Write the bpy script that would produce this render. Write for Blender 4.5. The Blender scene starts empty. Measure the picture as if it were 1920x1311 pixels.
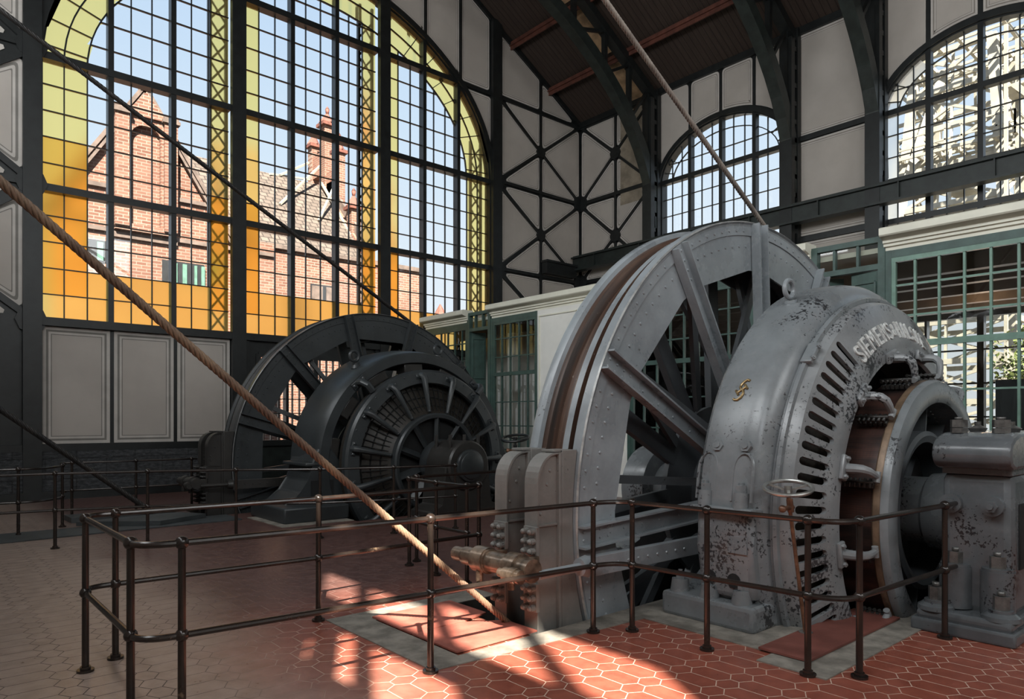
import bpy, bmesh, math, random
from mathutils import Vector, Matrix
from mathutils.geometry import interpolate_bezier
random.seed(7)
SC = bpy.context.scene
COL = SC.collection
PI = math.pi
def R(d): return math.radians(d)
ORG = {}

# ------------------------------------------------------------------ object helpers
def thing(name, label, cat, loc=(0, 0, 0), group=None):
    o = bpy.data.objects.new(name, None)
    o.empty_display_size = 0.2
    COL.objects.link(o)
    o.location = loc
    ORG[o.name] = Vector(loc)
    o['label'] = label
    o['category'] = cat
    if group: o['group'] = group
    return o
def tag(o, label, cat, group=None):
    o['label'] = label
    o['category'] = cat
    if group: o['group'] = group
    return o
def structure(name, loc=(0, 0, 0), label=None):
    o = bpy.data.objects.new(name, None)
    o.empty_display_size = 0.2
    COL.objects.link(o)
    o.location = loc
    ORG[o.name] = Vector(loc)
    o['kind'] = 'structure'
    if label: o['label'] = label
    return o

class MB:
    """collects shapes in world coordinates and links them as one mesh object"""
    def __init__(s):
        s.bm = bmesh.new()
        s.m = 0
    def face(s, vs, smooth=False):
        try:
            f = s.bm.faces.new(vs)
        except ValueError:
            return None
        f.material_index = s.m
        f.smooth = smooth
        return f
    def poly(s, pts):
        return s.face([s.bm.verts.new(p) for p in pts])
    def box(s, lo, hi, bev=0.0):
        x0, y0, z0 = lo; x1, y1, z1 = hi
        s.hexa([(x0, y0, z0), (x1, y0, z0), (x1, y1, z0), (x0, y1, z0), (x0, y0, z1), (x1, y0, z1), (x1, y1, z1), (x0, y1, z1)], bev)
    def hexa(s, p, bev=0.0):
        v = [s.bm.verts.new(q) for q in p]
        fs = []
        for a in ((3, 2, 1, 0), (4, 5, 6, 7), (0, 1, 5, 4), (1, 2, 6, 5), (2, 3, 7, 6), (3, 0, 4, 7)):
            fs.append(s.face([v[i] for i in a]))
        if bev > 0:
            es = list({e for f in fs for e in f.edges})
            r = bmesh.ops.bevel(s.bm, geom=es + v, offset=bev, segments=2, profile=0.5, affect='EDGES', clamp_overlap=True)
            for f in r['faces']:
                f.material_index = s.m
                f.smooth = True
    def obox(s, c, ax, ay, az, bev=0.0):
        """oriented box: centre and three half-axis vectors"""
        c, ax, ay, az = Vector(c), Vector(ax), Vector(ay), Vector(az)
        s.hexa([c - ax - ay - az, c + ax - ay - az, c + ax + ay - az, c - ax + ay - az,
                c - ax - ay + az, c + ax - ay + az, c + ax + ay + az, c - ax + ay + az], bev)
    def bar(s, p, q, w, h, up=(0, 0, 1), bev=0.0):
        p, q = Vector(p), Vector(q)
        d = (q - p)
        L = d.length
        if L < 1e-6: return
        d /= L
        up = Vector(up)
        if abs(d.dot(up)) > 0.99: up = Vector((1, 0, 0)) if abs(d.x) < 0.9 else Vector((0, 1, 0))
        a = d.cross(up).normalized()
        b = a.cross(d).normalized()
        s.obox((p + q) / 2, d * L / 2, a * w / 2, b * h / 2, bev)
    def ring(s, c, ax, r, n, ph=0.0, ref=None):
        ax = Vector(ax).normalized()
        if ref is None:
            ref = Vector((0, 0, 1)) if abs(ax.z) < 0.9 else Vector((1, 0, 0))
        a = ax.cross(Vector(ref)).normalized()
        b = ax.cross(a)
        return [s.bm.verts.new(Vector(c) + (a * math.cos(ph + 2 * PI * i / n) + b * math.sin(ph + 2 * PI * i / n)) * r) for i in range(n)]
    def skin(s, r0, r1, smooth=True, close=True):
        n = len(r0)
        for i in range(n if close else n - 1):
            s.face([r0[i], r0[(i + 1) % n], r1[(i + 1) % n], r1[i]], smooth)
    def cyl(s, p, q, r, n=12, r2=None, cap=True, smooth=True):
        p, q = Vector(p), Vector(q)
        ax = q - p
        a = s.ring(p, ax, r, n)
        b = s.ring(q, ax, r if r2 is None else r2, n)
        s.skin(a, b, smooth)
        if cap:
            s.face(list(reversed(a)))
            s.face(b)
    def hexnut(s, p, d, r, h):
        p = Vector(p); d = Vector(d).normalized()
        s.cyl(p, p + d * h, r, 6, smooth=False)
        s.cyl(p + d * h, p + d * h * 1.35, r * 0.5, 8)
    def tube(s, pts, r, n=10, cap=True, closed=False):
        pts = [Vector(p) for p in pts]
        m = len(pts)
        rings = []
        ref = None
        for i, p in enumerate(pts):
            if closed:
                t = pts[(i + 1) % m] - pts[i - 1]
            else:
                t = pts[min(i + 1, m - 1)] - pts[max(i - 1, 0)]
            t.normalize()
            if ref is None:
                ref = Vector((0, 0, 1)) if abs(t.z) < 0.9 else Vector((1, 0, 0))
            a = t.cross(ref).normalized()
            b = t.cross(a).normalized()
            ref = -b if (-b).dot(ref) > b.dot(ref) else b
            rr = r[i] if isinstance(r, (list, tuple)) else r
            rings.append([s.bm.verts.new(p + (a * math.cos(2 * PI * k / n) + b * math.sin(2 * PI * k / n)) * rr) for k in range(n)])
        for i in range(m - 1): s.skin(rings[i], rings[i + 1])
        if closed: s.skin(rings[-1], rings[0])
        elif cap:
            s.face(list(reversed(rings[0]))); s.face(rings[-1])
    def ball(s, c, r, n=8, m=6, sz=(1, 1, 1)):
        c = Vector(c)
        top = s.bm.verts.new(c + Vector((0, 0, r * sz[2]))); bot = s.bm.verts.new(c - Vector((0, 0, r * sz[2])))
        rows = []
        for j in range(1, m):
            t = PI * j / m
            rows.append([s.bm.verts.new(c + Vector((r * sz[0] * math.sin(t) * math.cos(2 * PI * i / n), r * sz[1] * math.sin(t) * math.sin(2 * PI * i / n), r * sz[2] * math.cos(t)))) for i in range(n)])
        for i in range(n):
            s.face([top, rows[0][i], rows[0][(i + 1) % n]], True)
            s.face([bot, rows[-1][(i + 1) % n], rows[-1][i]], True)
        for j in range(m - 2): s.skin(rows[j], rows[j + 1])
    def dome(s, c, d, r, n=6):
        """rivet head: a low dome on direction d"""
        c = Vector(c); d = Vector(d).normalized()
        a = s.ring(c, d, r, n); b = s.ring(c + d * r * 0.55, d, r * 0.7, n)
        s.skin(a, b)
        t = s.bm.verts.new(c + d * r * 0.8)
        for i in range(n): s.face([b[i], b[(i + 1) % n], t], True)
    def prism(s, pts, d, bev=0.0):
        """planar outline extruded by vector d"""
        d = Vector(d)
        a = [s.bm.verts.new(p) for p in pts]
        b = [s.bm.verts.new(Vector(p) + d) for p in pts]
        fs = [s.face(list(reversed(a))), s.face(b)]
        n = len(a)
        for i in range(n): fs.append(s.face([a[i], a[(i + 1) % n], b[(i + 1) % n], b[i]]))
        if bev > 0:
            es = list({e for f in fs if f for e in f.edges})
            r = bmesh.ops.bevel(s.bm, geom=es, offset=bev, segments=2, profile=0.5, affect='EDGES', clamp_overlap=True)
            for f in r['faces']:
                f.material_index = s.m; f.smooth = True
    def build(s, name, mats, parent=None, loc=None, smooth_angle=None, kind=None, recalc=True):
        if recalc:
            bmesh.ops.recalc_face_normals(s.bm, faces=s.bm.faces[:])
        for e in s.bm.edges:
            if len(e.link_faces) == 2 and e.calc_face_angle(0) > 0.6: e.smooth = False
        me = bpy.data.meshes.new(name)
        org = ORG[parent.name] if parent is not None else Vector(loc if loc else (0, 0, 0))
        bmesh.ops.translate(s.bm, verts=s.bm.verts[:], vec=-org)
        s.bm.to_mesh(me)
        s.bm.free()
        for m in (mats if isinstance(mats, (list, tuple)) else [mats]): me.materials.append(m)
        o = bpy.data.objects.new(name, me)
        COL.objects.link(o)
        if parent is not None:
            o.parent = parent
        else:
            o.location = org
        ORG[o.name] = org
        if kind: o['kind'] = kind
        return o

# polar helpers: machines turn about an axis parallel to Y. angle 0 points to -X, 90 points up
class Axis:
    def __init__(s, X, Z): s.X, s.Z = X, Z
    def P(s, ang, r, y):
        a = R(ang)
        return Vector((s.X - r * math.cos(a), y, s.Z + r * math.sin(a)))
    def rad(s, ang):
        a = R(ang); return Vector((-math.cos(a), 0, math.sin(a)))
    def tan(s, ang):
        a = R(ang); return Vector((math.sin(a), 0, math.cos(a)))
def lathe(mb, A, prof, n=96, a0=0.0, a1=360.0, mats=None, smooth=True, closed_prof=False):
    full = abs(a1 - a0 - 360) < 1e-6
    k = n if full else n + 1
    rows = []
    for i in range(k):
        ang = a0 + (a1 - a0) * i / n
        rows.append([mb.bm.verts.new(A.P(ang, r, y)) for r, y in prof])
    m = len(prof)
    for i in range(n):
        r0, r1 = rows[i], rows[(i + 1) % k]
        for j in range(m if closed_prof else m - 1):
            if mats: mb.m = mats[j]
            mb.face([r0[j], r0[(j + 1) % m], r1[(j + 1) % m], r1[j]], smooth)
    if not full and closed_prof:
        mb.face(list(reversed(rows[0]))); mb.face(rows[-1])

# ------------------------------------------------------------------ materials
class NG:
    def __init__(s, name):
        s.mat = bpy.data.materials.new(name)
        s.mat.use_nodes = True
        s.t = s.mat.node_tree
        s.t.nodes.clear()
        s.out = s.t.nodes.new('ShaderNodeOutputMaterial')
    def n(s, typ, **kw):
        nd = s.t.nodes.new(typ)
        for k, v in kw.items():
            if k in nd.inputs.keys() if isinstance(k, str) else False:
                s.set(nd.inputs[k], v)
            else:
                setattr(nd, k, v)
        return nd
    def set(s, inp, v):
        if isinstance(v, bpy.types.NodeSocket): s.t.links.new(v, inp)
        elif isinstance(v, (tuple, list)) and len(v) == 3 and inp.type == 'RGBA': inp.default_value = (*v, 1)
        else: inp.default_value = v
    def math(s, op, a, b=0.0, c=None, clamp=False):
        nd = s.t.nodes.new('ShaderNodeMath'); nd.operation = op; nd.use_clamp = clamp
        s.set(nd.inputs[0], a); s.set(nd.inputs[1], b)
        if c is not None: s.set(nd.inputs[2], c)
        return nd.outputs[0]
    def mix(s, f, a, b, typ='MIX'):
        nd = s.t.nodes.new('ShaderNodeMix'); nd.data_type = 'RGBA'; nd.blend_type = typ
        s.set(nd.inputs[0], f); s.set(nd.inputs[6], a); s.set(nd.inputs[7], b)
        return nd.outputs[2]
    def pos(s):
        return s.t.nodes.new('ShaderNodeNewGeometry').outputs['Position']
    def sep(s, v):
        nd = s.t.nodes.new('ShaderNodeSeparateXYZ'); s.set(nd.inputs[0], v); return nd.outputs
    def comb(s, x, y, z):
        nd = s.t.nodes.new('ShaderNodeCombineXYZ')
        for i, v in enumerate((x, y, z)): s.set(nd.inputs[i], v)
        return nd.outputs[0]
    def noise(s, scale, detail=4.0, rough=0.55, vec=None, out=0):
        nd = s.t.nodes.new('ShaderNodeTexNoise')
        nd.inputs['Scale'].default_value = scale; nd.inputs['Detail'].default_value = detail; nd.inputs['Roughness'].default_value = rough
        s.set(nd.inputs['Vector'], vec if vec is not None else s.pos())
        return nd.outputs[out]
    def ramp(s, f, stops):
        nd = s.t.nodes.new('ShaderNodeValToRGB')
        el = nd.color_ramp.elements
        while len(el) > 1: el.remove(el[-1])
        for i, (p, c) in enumerate(stops):
            e = el[0] if i == 0 else el.new(p)
            e.position = p
            e.color = (*c, 1) if isinstance(c, (tuple, list)) else (c, c, c, 1)
        s.set(nd.inputs[0], f)
        return nd.outputs[0]
    def step(s, f, a, b):
        nd = s.t.nodes.new('ShaderNodeMapRange'); nd.interpolation_type = 'SMOOTHSTEP'
        s.set(nd.inputs[0], f); nd.inputs[1].default_value = a; nd.inputs[2].default_value = b
        return nd.outputs[0]
    def bump(s, h, strength=0.3, dist=0.02):
        nd = s.t.nodes.new('ShaderNodeBump')
        nd.inputs['Strength'].default_value = strength; nd.inputs['Distance'].default_value = dist
        s.set(nd.inputs['Height'], h)
        return nd.outputs[0]
    def bsdf(s, color, rough=0.5, metal=0.0, spec=0.5, normal=None):
        b = s.t.nodes.new('ShaderNodeBsdfPrincipled')
        s.set(b.inputs['Base Color'], color); s.set(b.inputs['Roughness'], rough); s.set(b.inputs['Metallic'], metal)
        s.set(b.inputs['Specular IOR Level'], spec)
        if normal is not None: s.set(b.inputs['Normal'], normal)
        s.t.links.new(b.outputs[0], s.out.inputs[0])
        return b
    def surf(s, sh): s.t.links.new(sh, s.out.inputs[0]); return s.mat

def m_simple(name, c, rough=0.5, metal=0.0, var=0.25, scale=6.0, spec=0.5, bump=0.0):
    g = NG(name)
    n = g.noise(scale, 5, 0.6)
    col = g.mix(g.step(n, 0.3, 0.7), tuple(x * (1 - var) for x in c), tuple(min(1, x * (1 + var)) for x in c))
    nr = g.bump(g.noise(scale * 6, 4, 0.6), bump, 0.01) if bump else None
    g.bsdf(col, rough, metal, spec, nr)
    return g.mat

def m_paint(name, base, chip, worn, rough=0.38, chips=0.62, scale=1.0, metal=0.0, spec=0.5, mott=0.2):
    g = NG(name)
    big = g.noise(1.6 * scale, 5, 0.65)
    col = g.mix(g.step(big, 0.3, 0.7), tuple(x * (1 - mott) for x in base), tuple(x * (1 + mott) for x in base))
    streak = g.noise(9 * scale, 6, 0.7)
    col = g.mix(g.math('MULTIPLY', g.step(streak, 0.5, 0.75), 0.35), col, worn)
    a = g.noise(36 * scale, 4, 0.6)
    b = g.noise(2.3 * scale, 3, 0.5)
    ch = g.step(g.math('ADD', a, g.math('MULTIPLY', g.math('SUBTRACT', b, 0.5), 1.0)), chips, chips + 0.02)
    col = g.mix(ch, col, chip)
    rg = g.math('ADD', g.math('MULTIPLY', big, 0.25), rough - 0.12)
    g.bsdf(col, rg, metal, spec, g.bump(g.math('SUBTRACT', g.noise(14 * scale, 4, 0.6), g.math('MULTIPLY', ch, 0.4)), 0.12, 0.01))
    return g.mat

M = {}
M['grey'] = m_paint('grey_machine_paint', (0.165, 0.178, 0.186), (0.032, 0.034, 0.037), (0.26, 0.265, 0.262), 0.28, 0.675)
M['grey_clean'] = m_paint('grey_wheel_paint', (0.245, 0.267, 0.283), (0.10, 0.10, 0.10), (0.36, 0.375, 0.38), 0.29, 0.80)
M['grey_chipped'] = m_paint('grey_chipped_paint', (0.205, 0.213, 0.218), (0.035, 0.037, 0.04), (0.32, 0.32, 0.31), 0.31, 0.61)
M['brake_grey'] = m_paint('brake_post_paint', (0.175, 0.166, 0.154), (0.05, 0.044, 0.038), (0.26, 0.245, 0.23), 0.45, 0.80)
M['dark'] = m_paint('dark_machine_paint', (0.030, 0.034, 0.036), (0.018, 0.018, 0.018), (0.055, 0.058, 0.058), 0.36, 0.80)
M['grey_shaded'] = m_paint('shaded_grey_paint', (0.075, 0.082, 0.088), (0.02, 0.02, 0.02), (0.11, 0.112, 0.112), 0.42, 0.8)  # grey darkened to paint in the shade on inner and rear wheel parts
M['dark2'] = m_paint('dark_brown_paint', (0.025, 0.023, 0.021), (0.012, 0.011, 0.010), (0.05, 0.046, 0.04), 0.40, 0.80)
def m_groove():
    g = NG('rusty_streaked_groove')
    p = g.sep(g.pos())
    an = g.math('ARCTAN2', g.math('SUBTRACT', p[2], 0.82), g.math('SUBTRACT', p[0], 7.08))
    st = g.noise(1.0, 5, 0.6, g.comb(g.math('MULTIPLY', an, 1.6), g.math('MULTIPLY', p[1], 30.0), 0.0))
    sp = g.noise(24, 3, 0.6)
    col = g.ramp(st, [(0.30, (0.014, 0.010, 0.008)), (0.45, (0.042, 0.024, 0.017)), (0.58, (0.085, 0.045, 0.030)), (0.74, (0.19, 0.14, 0.105))])
    col = g.mix(g.step(sp, 0.66, 0.74), col, (0.20, 0.16, 0.13))
    g.bsdf(col, 0.42, 0, 0.5, g.bump(st, 0.3, 0.01))
    return g.mat
M['rust'] = m_groove()
M['rust_edge'] = m_paint('brown_flange_paint', (0.115, 0.085, 0.068), (0.05, 0.035, 0.025), (0.18, 0.14, 0.11), 0.45, 0.75)
M['iron'] = m_simple('black_iron', (0.010, 0.0115, 0.0115), 0.42, 0.0, 0.3, 5.0)
M['iron_green'] = m_simple('dark_green_iron', (0.016, 0.021, 0.019), 0.42, 0.0, 0.3, 5.0)
M['edge'] = m_simple('worn_bright_edge', (0.34, 0.34, 0.33), 0.35, 0.3, 0.3, 9)
M['edge_dark'] = m_simple('worn_dark_edge', (0.15, 0.15, 0.15), 0.35, 0.3, 0.4, 5)
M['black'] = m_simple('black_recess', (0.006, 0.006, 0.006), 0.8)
M['winding'] = m_simple('brown_winding', (0.018, 0.014, 0.010), 0.55, 0, 0.5, 30)
M['steel'] = m_simple('bright_steel', (0.42, 0.42, 0.40), 0.3, 0.85, 0.25, 9)
M['nut'] = m_simple('worn_nut_metal', (0.125, 0.12, 0.113), 0.34, 0.4, 0.4, 14)
M['pivot'] = m_simple('brown_worn_pivot_metal', (0.20, 0.145, 0.105), 0.28, 0.45, 0.6, 9)
M['brass'] = m_simple('brass', (0.30, 0.21, 0.10), 0.35, 0.7, 0.3, 12)
M['sheet'] = m_simple('dull_red_sheet', (0.17, 0.058, 0.045), 0.6, 0, 0.2, 3, 0.35, 0.1)
M['copper'] = m_simple('brown_end_ring', (0.155, 0.103, 0.066), 0.45, 0.3, 0.35, 8)
M['letter'] = m_simple('worn_silver_letters', (0.62, 0.62, 0.60), 0.35, 0.15, 0.3, 30)
M['stem'] = m_simple('rusty_stem', (0.17, 0.085, 0.05), 0.4, 0.3, 0.4, 14)
M['cement'] = m_simple('cement', (0.205, 0.185, 0.158), 0.85, 0, 0.35, 5, 0.3, 0.4)
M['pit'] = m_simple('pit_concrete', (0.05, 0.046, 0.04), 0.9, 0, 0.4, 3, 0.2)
M['redplate'] = m_simple('red_painted_steel', (0.33, 0.10, 0.072), 0.55, 0, 0.3, 3.5, 0.4, 0.15)
M['plate'] = m_simple('grey_floor_plate', (0.05, 0.056, 0.058), 0.45, 0, 0.25, 2.5)
M['cream'] = m_simple('cream_paint', (0.76, 0.74, 0.62), 0.5, 0, 0.06, 2)
M['cream_wall'] = m_simple('cream_wall', (0.80, 0.785, 0.73), 0.6, 0, 0.05, 1.5)
M['green'] = m_simple('green_paint', (0.045, 0.085, 0.072), 0.45, 0, 0.2, 5)
M['mint'] = m_simple('mint_paint', (0.155, 0.265, 0.21), 0.45, 0, 0.15, 6)
M['cabinet'] = m_simple('dark_cabinet', (0.02, 0.022, 0.024), 0.4, 0, 0.2, 5)
M['redsteel'] = m_simple('rust_red_purlin', (0.105, 0.036, 0.024), 0.55, 0, 0.3, 5)
M['white_steel'] = m_simple('pale_tower_steel', (0.36, 0.34, 0.28), 0.6, 0, 0.12, 2)
M['leaf'] = m_simple('leaves', (0.11, 0.14, 0.035), 0.6, 0, 0.5, 5)
M['bark'] = m_simple('bark', (0.09, 0.065, 0.045), 0.8, 0, 0.4, 8)
M['ground'] = m_simple('yard_ground', (0.15, 0.135, 0.115), 0.9, 0, 0.2, 0.4)
M['coping'] = m_simple('stone_coping', (0.12, 0.088, 0.072), 0.8, 0, 0.3, 3)
M['terracotta'] = m_simple('terracotta', (0.145, 0.05, 0.033), 0.7, 0, 0.3, 4)
M['shutter'] = m_simple('green_shutter', (0.08, 0.17, 0.13), 0.6, 0, 0.2, 4)

def m_rail():
    g = NG('worn_rail_tube')
    n = g.noise(4, 6, 0.7); n2 = g.noise(40, 3, 0.6)
    col = g.mix(g.step(n, 0.35, 0.7), (0.017, 0.013, 0.011), (0.034, 0.022, 0.017))
    col = g.mix(g.math('MULTIPLY', g.step(g.math('ADD', n, g.math('MULTIPLY', n2, 0.25)), 0.78, 0.85), 0.7), col, (0.20, 0.14, 0.09))
    g.bsdf(col, g.math('ADD', 0.16, g.math('MULTIPLY', n2, 0.12)), 0.25, 0.7)
    return g.mat
M['rail'] = m_rail()

def m_rope(name, a, b, gloss=0.6):
    g = NG(name)
    n = g.noise(3, 4, 0.6); n2 = g.noise(90, 3, 0.6)
    col = g.mix(g.step(n, 0.3, 0.7), a, b)
    col = g.mix(g.math('MULTIPLY', g.step(n2, 0.45, 0.75), 0.4), col, tuple(x * 0.35 for x in a))
    g.bsdf(col, gloss, 0.0, 0.4)
    return g.mat
M['rope'] = m_rope('brown_rope', (0.11, 0.065, 0.047), (0.30, 0.20, 0.125))
M['rope_pale'] = m_rope('pale_grey_rope', (0.17, 0.14, 0.12), (0.36, 0.315, 0.27))
M['rope_dark'] = m_rope('dark_rope', (0.012, 0.011, 0.011), (0.03, 0.025, 0.022), 0.45)

def m_panel():
    g = NG('infill_plaster')
    n = g.noise(0.6, 4, 0.6); n2 = g.noise(5, 5, 0.7)
    col = g.mix(g.step(n, 0.3, 0.7), (0.415, 0.372, 0.333), (0.485, 0.438, 0.395))
    col = g.mix(g.math('MULTIPLY', g.step(n2, 0.5, 0.8), 0.25), col, (0.40, 0.365, 0.33))
    g.bsdf(col, 0.75, 0, 0.25)
    return g.mat
M['panel'] = m_panel()
M['panel_line'] = m_simple('panel_line_paint', (0.21, 0.195, 0.175), 0.75, 0, 0.1, 3, 0.25)
M['panel_edge'] = m_simple('panel_margin_paint', (0.52, 0.48, 0.44), 0.75, 0, 0.08, 3, 0.25)
M['panel_line_soft'] = m_simple('panel_line_soft_paint', (0.27, 0.24, 0.212), 0.75, 0, 0.1, 3, 0.25)
M['bare'] = m_simple('bare_old_plaster', (0.27, 0.225, 0.17), 0.85, 0, 0.25, 2.5, 0.2)

def m_roof():
    g = NG('dark_roof_boards')
    p = g.sep(g.pos())
    y = g.math('FRACT', g.math('MULTIPLY', p[1], 6.0))
    line = g.step(g.math('ABSOLUTE', g.math('SUBTRACT', y, 0.5)), 0.42, 0.5)
    n = g.noise(2.2, 6, 0.7, g.comb(g.math('MULTIPLY', p[0], 0.5), g.math('MULTIPLY', p[1], 6.0), p[2]))
    col = g.mix(n, (0.022, 0.015, 0.012), (0.075, 0.052, 0.042))
    col = g.mix(line, col, (0.006, 0.005, 0.004))
    g.bsdf(col, 0.6, 0, 0.3)
    return g.mat
M['roof'] = m_roof()
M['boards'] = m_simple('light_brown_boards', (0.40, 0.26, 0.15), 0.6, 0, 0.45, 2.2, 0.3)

def m_stone():
    g = NG('rough_plinth_stone')
    p = g.sep(g.pos())
    v = g.comb(p[0], p[1], g.math('MULTIPLY', p[2], 2.2))
    n = g.noise(9, 6, 0.7, v)
    col = g.mix(g.step(n, 0.35, 0.75), (0.025, 0.027, 0.03), (0.11, 0.115, 0.12))
    br = g.t.nodes.new('ShaderNodeTexBrick')
    g.set(br.inputs['Vector'], g.comb(p[0], p[2], 0.0))
    br.inputs['Scale'].default_value = 1.0; br.inputs['Brick Width'].default_value = 1.1; br.inputs['Row Height'].default_value = 0.42
    br.inputs['Mortar Size'].default_value = 0.012
    br.inputs['Color1'].default_value = (1, 1, 1, 1); br.inputs['Color2'].default_value = (0.7, 0.7, 0.7, 1); br.inputs['Mortar'].default_value = (0.4, 0.4, 0.4, 1)
    col = g.mix(1.0, col, br.outputs[0], 'MULTIPLY')
    g.bsdf(col, 0.6, 0, 0.5, g.bump(n, 0.8, 0.05))
    return g.mat
M['stone'] = m_stone()

def m_brick(name, c1, c2, mortar, axis=0):
    g = NG(name)
    p = g.sep(g.pos())
    br = g.t.nodes.new('ShaderNodeTexBrick')
    g.set(br.inputs['Vector'], g.comb(p[axis], p[2], 0.0))
    br.inputs['Scale'].default_value = 1.0; br.inputs['Brick Width'].default_value = 0.36; br.inputs['Row Height'].default_value = 0.125
    br.inputs['Mortar Size'].default_value = 0.014; br.inputs['Bias'].default_value = -0.1
    br.inputs['Color1'].default_value = (*c1, 1); br.inputs['Color2'].default_value = (*c2, 1); br.inputs['Mortar'].default_value = (*mortar, 1)
    n = g.noise(0.5, 5, 0.65)
    col = g.mix(g.math('MULTIPLY', g.step(n, 0.35, 0.7), 0.5), br.outputs[0], (c1[0] * 1.15, c1[1] * 1.25, c1[2] * 1.3))
    g.bsdf(col, 0.85, 0, 0.2)
    return g.mat
M['brick'] = m_brick('red_brick', (0.135, 0.062, 0.043), (0.21, 0.12, 0.085), (0.28, 0.222, 0.18))
M['brick_y'] = m_brick('red_brick_side', (0.20, 0.085, 0.058), (0.25, 0.137, 0.095), (0.28, 0.21, 0.165), 1)

def m_rooftile():
    g = NG('grey_brown_roof_tiles')
    p = g.sep(g.pos())
    br = g.t.nodes.new('ShaderNodeTexBrick')
    g.set(br.inputs['Vector'], g.comb(p[0], g.math('MULTIPLY', p[2], 1.3), 0.0))
    br.inputs['Scale'].default_value = 1.0; br.inputs['Brick Width'].default_value = 0.4; br.inputs['Row Height'].default_value = 0.34
    br.inputs['Mortar Size'].default_value = 0.035
    br.inputs['Color1'].default_value = (0.10, 0.08, 0.066, 1); br.inputs['Color2'].default_value = (0.145, 0.116, 0.095, 1); br.inputs['Mortar'].default_value = (0.05, 0.04, 0.034, 1)
    g.bsdf(br.outputs[0], 0.8, 0, 0.2)
    return g.mat
M['tiles'] = m_rooftile()

def m_floor():
    g = NG('red_hexagon_floor_tiles')
    p = g.sep(g.pos())
    def pattern(x, y, H, a, b):
        s_ = H * 0.2887
        P = a + b + 2 * s_
        xm = g.math('ABSOLUTE', g.math('WRAP', x, P / 2, -P / 2))
        u = g.math('DIVIDE', g.math('SUBTRACT', xm, a / 2), s_, clamp=True)
        v = g.math('DIVIDE', g.math('ABSOLUTE', g.math('WRAP', y, H / 2, -H / 2)), H)
        d = g.math('MULTIPLY', g.math('ABSOLUTE', g.math('SUBTRACT', v, g.math('MULTIPLY', u, 0.5))), H)
        inner = g.math('MULTIPLY', g.math('GREATER_THAN', u, 0.001), g.math('LESS_THAN', u, 0.999))
        return g.math('MULTIPLY', d, g.math('SUBTRACT', 1.0, g.math('MULTIPLY', inner, 0.45)))
    right = pattern(p[1], p[0], 0.165, 0.06, 0.19)
    left = pattern(p[0], p[1], 0.18, 0.06, 0.23)
    wob = g.noise(0.9, 3, 0.5)
    reg = g.math('GREATER_THAN', p[0], 1.95)
    d = g.math('ADD', g.math('MULTIPLY', reg, right), g.math('MULTIPLY', g.math('SUBTRACT', 1.0, reg), left))
    edge = g.noise(30, 3, 0.6)
    grout = g.math('SUBTRACT', 1.0, g.step(g.math('ADD', d, g.math('MULTIPLY', g.math('SUBTRACT', edge, 0.5), 0.003)), 0.0022, 0.0046))
    n = g.noise(0.8, 5, 0.6); n2 = g.noise(7, 5, 0.7)
    redt = g.mix(g.step(n2, 0.3, 0.7), (0.205, 0.056, 0.036), (0.285, 0.082, 0.052))
    brown = g.mix(g.step(n2, 0.3, 0.7), (0.275, 0.20, 0.16), (0.375, 0.28, 0.23))  # worn brown, lightened to paint in the gable window's sheen
    worn = g.step(g.math('ADD', p[0], g.math('MULTIPLY', g.math('SUBTRACT', wob, 0.5), 1.2)), 1.2, 2.5)  # brown side carries both wear and the painted sheen
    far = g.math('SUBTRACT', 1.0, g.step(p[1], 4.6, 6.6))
    far_tile = g.mix(g.step(n2, .3, .7), (0.085, 0.042, 0.036), (0.125, 0.062, 0.052))  # darker, duller tile that takes over with distance
    tile = g.mix(worn, brown, g.mix(far, far_tile, redt))
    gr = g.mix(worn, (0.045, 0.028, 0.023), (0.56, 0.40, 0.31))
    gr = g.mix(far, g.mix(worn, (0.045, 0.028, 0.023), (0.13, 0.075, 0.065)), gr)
    gr = g.mix(g.math('MULTIPLY', g.step(n, 0.45, 0.65), 0.5), gr, tile)
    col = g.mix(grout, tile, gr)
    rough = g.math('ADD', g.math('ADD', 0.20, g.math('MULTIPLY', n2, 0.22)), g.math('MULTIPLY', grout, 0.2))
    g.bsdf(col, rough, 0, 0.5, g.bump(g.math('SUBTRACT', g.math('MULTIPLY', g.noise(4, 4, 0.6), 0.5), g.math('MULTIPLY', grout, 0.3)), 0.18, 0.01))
    return g.mat
M['floor'] = m_floor()

def m_clear(name='clear_window_glass', gl=0.07, tint=(0.97, 0.985, 1.0)):
    g = NG(name)
    tr = g.t.nodes.new('ShaderNodeBsdfTransparent'); g.set(tr.inputs[0], tint)
    gs = g.t.nodes.new('ShaderNodeBsdfGlossy'); gs.inputs['Roughness'].default_value = 0.02
    mx = g.t.nodes.new('ShaderNodeMixShader'); mx.inputs[0].default_value = gl
    g.t.links.new(tr.outputs[0], mx.inputs[1]); g.t.links.new(gs.outputs[0], mx.inputs[2])
    return g.surf(mx.outputs[0])
M['glass'] = m_clear()
M['cabin_glass'] = m_clear('cabin_glass', 0.085, (0.80, 0.82, 0.80))

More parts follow.
